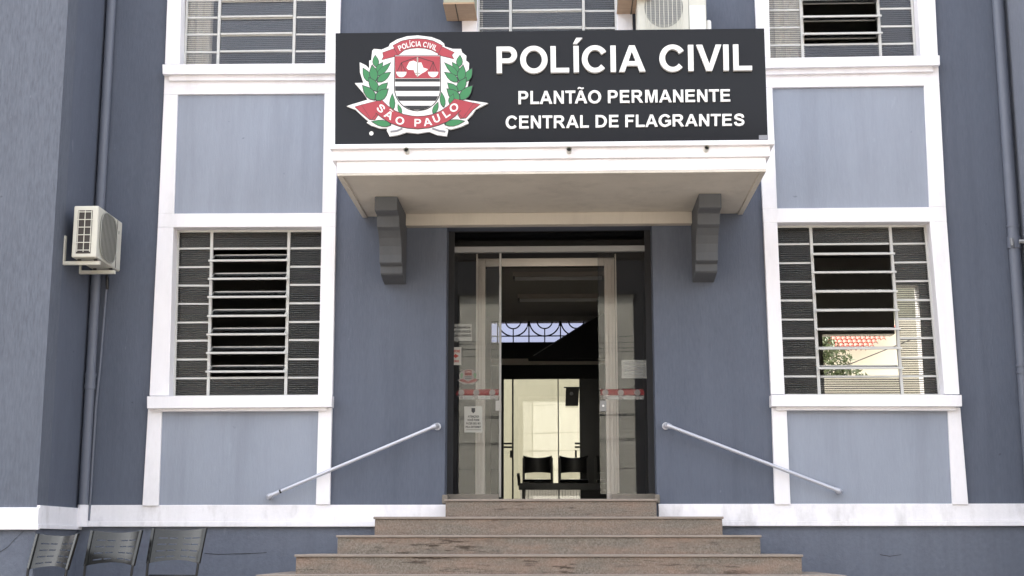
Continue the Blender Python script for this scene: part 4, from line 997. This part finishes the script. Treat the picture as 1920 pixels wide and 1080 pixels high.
MB().poly([ep(p[0], p[1]) for p in [(x_, y_-6) for x_, y_ in upz]+[(x_, y_+6) for x_, y_ in loz]], SY-LD-0.0006, SY-0.0303).build('ribbon_edge', 'eblack', EM)
MB().poly([ep(*p) for p in outz], SY-LD-0.0012, SY-0.0304).build('ribbon', 'red', EM)
stroke([(505,932),(560,925),(605,905)], 16, 'ribbon_tail', 'egrey', 0.0330); stroke([(968,932),(910,922),(858,905)], 16, 'ribbon_tail', 'egrey', 0.0330)
def glyph(ch, cx_, cy_, h, rot, d, off=0.03, wide=1.0):
    w_, g = contours(ch); r = math.radians(rot)
    def fn(x, y):
        a = (x-w_/2)*h*wide; b = (y-0.5)*h
        return ep(cx_+a*math.cos(r)+b*math.sin(r), cy_+a*math.sin(r)-b*math.cos(r), d)
    glyph_mesh(g, fn, SY-d-0.0015, SY-d).build('letter', 'letter', EM)
for ch, x, y, r in (('S',425,735,42),('Ã',492,790,30),('O',584,838,16),('P',735,856,1),('A',818,848,-9),('U',893,820,-22),('L',975,778,-34),('O',1040,728,-44)):
    glyph(ch, x, y, 64, r, LD+0.0013, 0.03, 1.12)
word = 'POLÍCIA CIVIL'; wid = {'I': .40, 'Í': .40, ' ': .42, 'L': .80, 'P': .90, 'O': 1.12, 'C': 1.05, 'A': 1.0, 'V': .95}
tot = sum(wid[c] for c in word); acc = 0
for ch in word:
    w_ = wid[ch]; u = (acc+w_/2)/tot; acc += w_
    if ch == ' ': continue
    th = (u-0.5)*2*0.50; Rr = 340
    glyph(ch, 735+Rr*math.sin(th), 190+Rr*(1-math.cos(th)), 44, math.degrees(th), OD[0]+0.0004, 0.035, 0.78)
c = ep(343, 945, 0.006); MB().tube([(c[0], SY-0.006, c[1]), (c[0], SY-0.001, c[1])], 0.019, 12).build('rivet_cap', 'letter', SG)

# ------------------------------------------------------------------ papers and stickers on the door glass
def sheet(px4, name, mat, label, cat, y=DY-0.006, th=0.0015):
    xz = [at(a, b, y) for a, b in px4]; cx_ = sum(p[0] for p in xz)/4; cz_ = sum(p[1] for p in xz)/4
    t = thing(name, label, cat, (cx_, y, cz_)); MB().quad(xz, y-th, y).build('sheet', mat, t); return t
def words(t, txt, px4, mat='ink', y=DY-0.0078, off=0.03):
    letters(txt, [at(a, b, y) for a, b in px4], y-0.0006, y, mat, t, name='print', offset=off, split=False)
def rq(x0, y0, x1, y1): return [(x0, y0), (x1, y0), (x1, y1), (x0, y1)]
t = sheet(rq(841, 607, 885, 640), 'notice', 'film', 'faint four line notice stuck at the top of the left door glass', 'notice')
for tx, b in (('PARA COMUNICAR', (845, 612, 882, 616)), ('ALGUM FATO A POLICIA', (842, 619.5, 883, 624)), ('FALE COM O ATENDENTE', (842, 627, 883, 631.5)), ('24 H', (842, 634, 848, 637.5))): words(t, tx, rq(*b))
t = sheet(rq(840.5, 651, 865, 684.5), 'notice', 'paper', 'small pale sticker with red arrow pointing right at the left door edge', 'notice')
words(t, 'INTERFONE', rq(842, 656, 862.5, 661), 'paper_red'); words(t, '24 HORAS', rq(842.5, 675, 860.5, 679.5), 'paper_red')
p_ = [(842, 665.5), (853, 665.5), (853, 663), (860.5, 667.5), (853, 672), (853, 669.5), (842, 669.5)]
MB().poly([at(a, b, DY-0.008) for a, b in p_], DY-0.0086, DY-0.008).build('arrow', 'paper_red', t)
t = sheet(rq(870.5, 762, 904.5, 811), 'notice', 'paper', 'white notice with small crest and four lines of text low on the left door glass', 'notice')
for tx, b in (('ATENÇÃO!', (877, 779, 898, 783)), ('VOCÊ PODE', (876, 785.5, 899, 789.5)), ('FAZER SEU BO', (874, 792, 901, 796)), ('PELA INTERNET', (873, 798.5, 902, 802.5))): words(t, tx, rq(*b))
MB().poly([at(a, b, DY-0.008) for a, b in [(884, 765), (891, 765), (891, 771.5), (887.5, 775), (884, 771.5)]], DY-0.0086, DY-0.008).build('crest', 'ink', t)
MB().px(rq(874, 805.5, 902, 806.3), DY-0.0084, DY-0.008).build('rule', 'ink', t)
t = sheet(rq(1165.5, 675, 1214, 709.5), 'notice', 'film', 'blank looking whitish notice on the right door glass', 'notice')
for y_ in (681, 687.5, 694, 700.5): MB().px(rq(1171+(3 if y_ > 690 else 0), y_, 1209-(3 if y_ > 690 else 0), y_+0.8), DY-0.0084, DY-0.008).build('rule', 'frame_grey', t)
# red safety strips with their round markers below
for k, (x0, x1) in enumerate(((855, 935), (1126, 1208))):
    t = thing('safety_strip', ('red and white safety strip across the left door glass', 'red and white safety strip across the right door glass')[k], 'sticker', (at(x0, 740, DY)[0], DY-0.006, at(x0, 740, DY)[1]), group='safety strips on the door glass')
    y = DY-0.006
    pts = [(x0+6, 730), (x1, 730), (x1, 741), (x0, 741), (x0, 737)] if k == 0 else [(x0, 730), (x1-3, 730), (x1, 735), (x1, 741), (x0, 741)]
    MB().poly([at(a, b, y) for a, b in pts], y-0.001, y).build('strip', 'redfilm', t)
    MB().px([(x0+4, 742), (x1, 742), (x1-2, 749), (x0+8, 749)], y-0.001, y).build('strip_lower', 'film', t)
    for j, dx in enumerate((10, 38, 68) if k == 0 else (9, 38, 69)):
        MB().poly([at(x0+dx+6*math.cos(a_*0.5236), 736+6*math.sin(a_*0.5236), y) for a_ in range(12)][::-1], y-0.002, y-0.0012).build('marker', 'whitefilm', t)
        MB().poly([at(x0+dx+4*math.cos(a_*0.5236), 746+3.4*math.sin(a_*0.5236), y) for a_ in range(12)][::-1], y-0.002, y-0.0012).build('marker', 'whitefilm', t)
# crest sticker on the left glass
t = thing('crest_sticker', 'small faded crest sticker on the left door glass above the red strip', 'sticker', (at(880, 706, DY)[0], DY-0.006, at(880, 706, DY)[1]))
y = DY-0.006
def cs(x, y_): return at(857+(x-135)/1195*42, 692+(y_-118)/850*29, y)
MB().poly([cs(*p) for p in [(735,118),(950,160),(1100,232),(1168,350),(1152,560),(1062,648),(1330,690),(1150,860),(980,967),(735,945),(497,968),(303,852),(135,715),(312,660),(245,430),(350,248),(500,188)]][::-1], y-0.0006, y).build('sticker_base', 'whitefilm', t)
for pts, mt in (([(527,205),(735,149),(940,205),(900,272),(735,230),(570,285)], 'redfilm'), ([(538,300),(922,300),(922,470),(538,470)], 'redfilm'), ([(300,420),(400,300),(470,420),(400,640),(330,600)], 'greenfilm'), ([(1170,420),(1070,300),(1000,420),(1070,640),(1140,600)], 'greenfilm'),
                ([(540,520),(925,520),(925,560),(540,560)], 'ink'), ([(550,610),(915,610),(905,650),(560,650)], 'ink'), ([(210,720),(428,664),(735,806),(1048,655),(1260,700),(1095,810),(735,906),(378,810)], 'redfilm')):
    MB().poly([cs(*p) for p in pts][::-1], y-0.0012, y-0.0007).build('sticker_print', mt, t)

# ------------------------------------------------------------------ curtains in the upper windows
def curtain(x0, x1, z0, z1, y, label):
    m = MB(); n = int((x1-x0)/0.02); vs = []
    for i in range(n+1):
        x = x0+(x1-x0)*i/n; yy = y+0.018*math.sin(i*1.15)+0.006*math.sin(i*2.7)
        vs += [(x, yy, z0), (x, yy, z1)]
    m.add(vs, [(2*i, 2*i+2, 2*i+3, 2*i+1) for i in range(n)])
    tag(m.build('curtain', 'curtain', smooth=True, loc=(x0, y, z0)), label, 'curtain', 'curtains in the upper windows')
X = lambda px_: at(px_, 60, 0.24)[0]
curtain(X(340), X(400.5), 4.2, 6.1, 0.19, 'beige curtain drawn to the left side of the upper left window')
curtain(X(1436), X(1506), 4.2, 6.1, 0.19, 'beige curtain in the left part of the upper right window')
curtain(X(886), X(906), 4.2, 6.1, 0.19, 'narrow pale curtain edge in the upper window behind the sign')

# ------------------------------------------------------------------ waiting chairs outside
def make_chair():
    t = thing('waiting_chair', 'x', 'chair', (0, 0, 0), group='grey slotted chairs by the wall')
    hw_, z0, z1 = 0.245, 0.60, 0.855
    # backrest sheet with slots: u across, v up; curved towards the wall
    def P(u, v, off=0.0):
        bulge = 0.055*(1-u*u); lean = 0.085*v
        zt_ = z1+0.020*u*u; zb = z0-0.03*u*u+0.0
        return (u*hw_*(1+0.04*v), bulge+lean+off, zb+(zt_-zb)*v)
    us = [-1, -.93]; 
    cols = []
    ub = [-1, -.93, -.86, -.80, -.48, -.42, -.12, -.06, .06, .12, .42, .48, .80, .86, .93, 1]
    slotc = [(-.80, -.48), (-.42, -.12), (.12, .42), (.48, .80)]
    vb = [0, .11, .15, .31, .35, .51, .55, .71, .75, .90, 1.0]
    slotr = [(.11, .15), (.31, .35), (.51, .55), (.71, .75)]
    nu, nv = len(ub), len(vb); m = MB()
    vs = [P(u, v) for v in vb for u in ub]+[P(u, v, 0.004) for v in vb for u in ub]
    hole = lambda i, j: any(abs(ub[i]-a) < 1e-6 for a, b in slotc) and any(abs(vb[j]-a) < 1e-6 for a, b in slotr)
    fs = []; K = nu*nv
    for j in range(nv-1):
        for i in range(nu-1):
            if hole(i, j): 
                a, b, c, d = j*nu+i, j*nu+i+1, (j+1)*nu+i+1, (j+1)*nu+i
                fs += [(a, a+K, b+K, b), (b, b+K, c+K, c), (c, c+K, d+K, d), (d, d+K, a+K, a)]; continue
            a, b, c, d = j*nu+i, j*nu+i+1, (j+1)*nu+i+1, (j+1)*nu+i
            fs += [(a, b, c, d), (d+K, c+K, b+K, a+K)]
    for i in range(nu-1): fs += [(i, i+K, i+1+K, i+1), ((nv-1)*nu+i, (nv-1)*nu+i+1, (nv-1)*nu+i+1+K, (nv-1)*nu+i+K)]
    m.add(vs, fs); o = m.build('backrest', 'steel', t, smooth=True)
    for s in (-1, 1):
        e = MB(); pts = [P(s, v) for v in (0, .25, .5, .75, 1.0)]
        vs = []
        for p in pts: vs += [(p[0]-0.014, p[1]-0.012, p[2]), (p[0]+0.014, p[1]-0.012, p[2]), (p[0]+0.014, p[1]+0.014, p[2]), (p[0]-0.014, p[1]+0.014, p[2])]
        fs = [(0, 3, 2, 1), (16, 17, 18, 19)]
        for i in range(4):
            for k in range(4): a = i*4+k; b = i*4+(k+1) % 4; fs.append((a, b, b+4, a+4))
        e.add(vs, fs).build('back_edge', 'steel', t, bevel=0.003)
        x = s*hw_
        MB().tube([(x, 0.0, z0-0.02), (x*0.98, -0.02, 0.45), (x*0.95, 0.06, 0.0)], 0.012, 8).build('leg', 'blackm', t, smooth=True)
        MB().tube([(x*0.98, -0.40, 0.43), (x*0.95, -0.44, 0.0)], 0.012, 8).build('leg', 'blackm', t, smooth=True)
        MB().tube([(x*0.98, -0.02, 0.43), (x*0.98, -0.40, 0.43)], 0.011, 8).build('side_rail', 'blackm', t, smooth=True)
    sm = MB(); n = 8; vs = []
    for i in range(n+1):
        yy = -0.42+0.42*i/n; zz = 0.455-0.02*math.sin(math.pi*i/n)+(0.02 if i == n else 0)
        vs += [(-0.225, yy, zz), (0.225, yy, zz), (0.225, yy, zz-0.006), (-0.225, yy, zz-0.006)]
    fs = [(0, 1, 2, 3), (4*n+3, 4*n+2, 4*n+1, 4*n)]
    for i in range(n):
        for k in range(4): a = i*4+k; b = i*4+(k+1) % 4; fs.append((a, a+4, b+4, b))
    sm.add(vs, fs).build('seat', 'steel', t, smooth=True)
    return t
def copy_tree(o, parent=None):
    c = o.copy(); COL.objects.link(c); c.parent = parent
    for ch in list(o.children): copy_tree(ch, c)
    return c
chair0 = make_chair()
spec = [((-4.285, -1.42, -1.205), -30, 4, 'grey slotted metal chair nearest the left wing, turned most, with bright glare on its back'),
        ((-3.81, -1.25, -1.175), -18, 1, 'middle one of the three grey slotted metal chairs by the wall'),
        ((-3.265, -1.2, -1.155), -14, 0, 'grey slotted metal chair nearest the steps')]
for i, (loc, rz, ry, lab) in enumerate(spec):
    c = chair0 if i == 0 else copy_tree(chair0)
    c.location = loc; c.rotation_euler = (0, 0, math.radians(rz)); c['label'] = lab
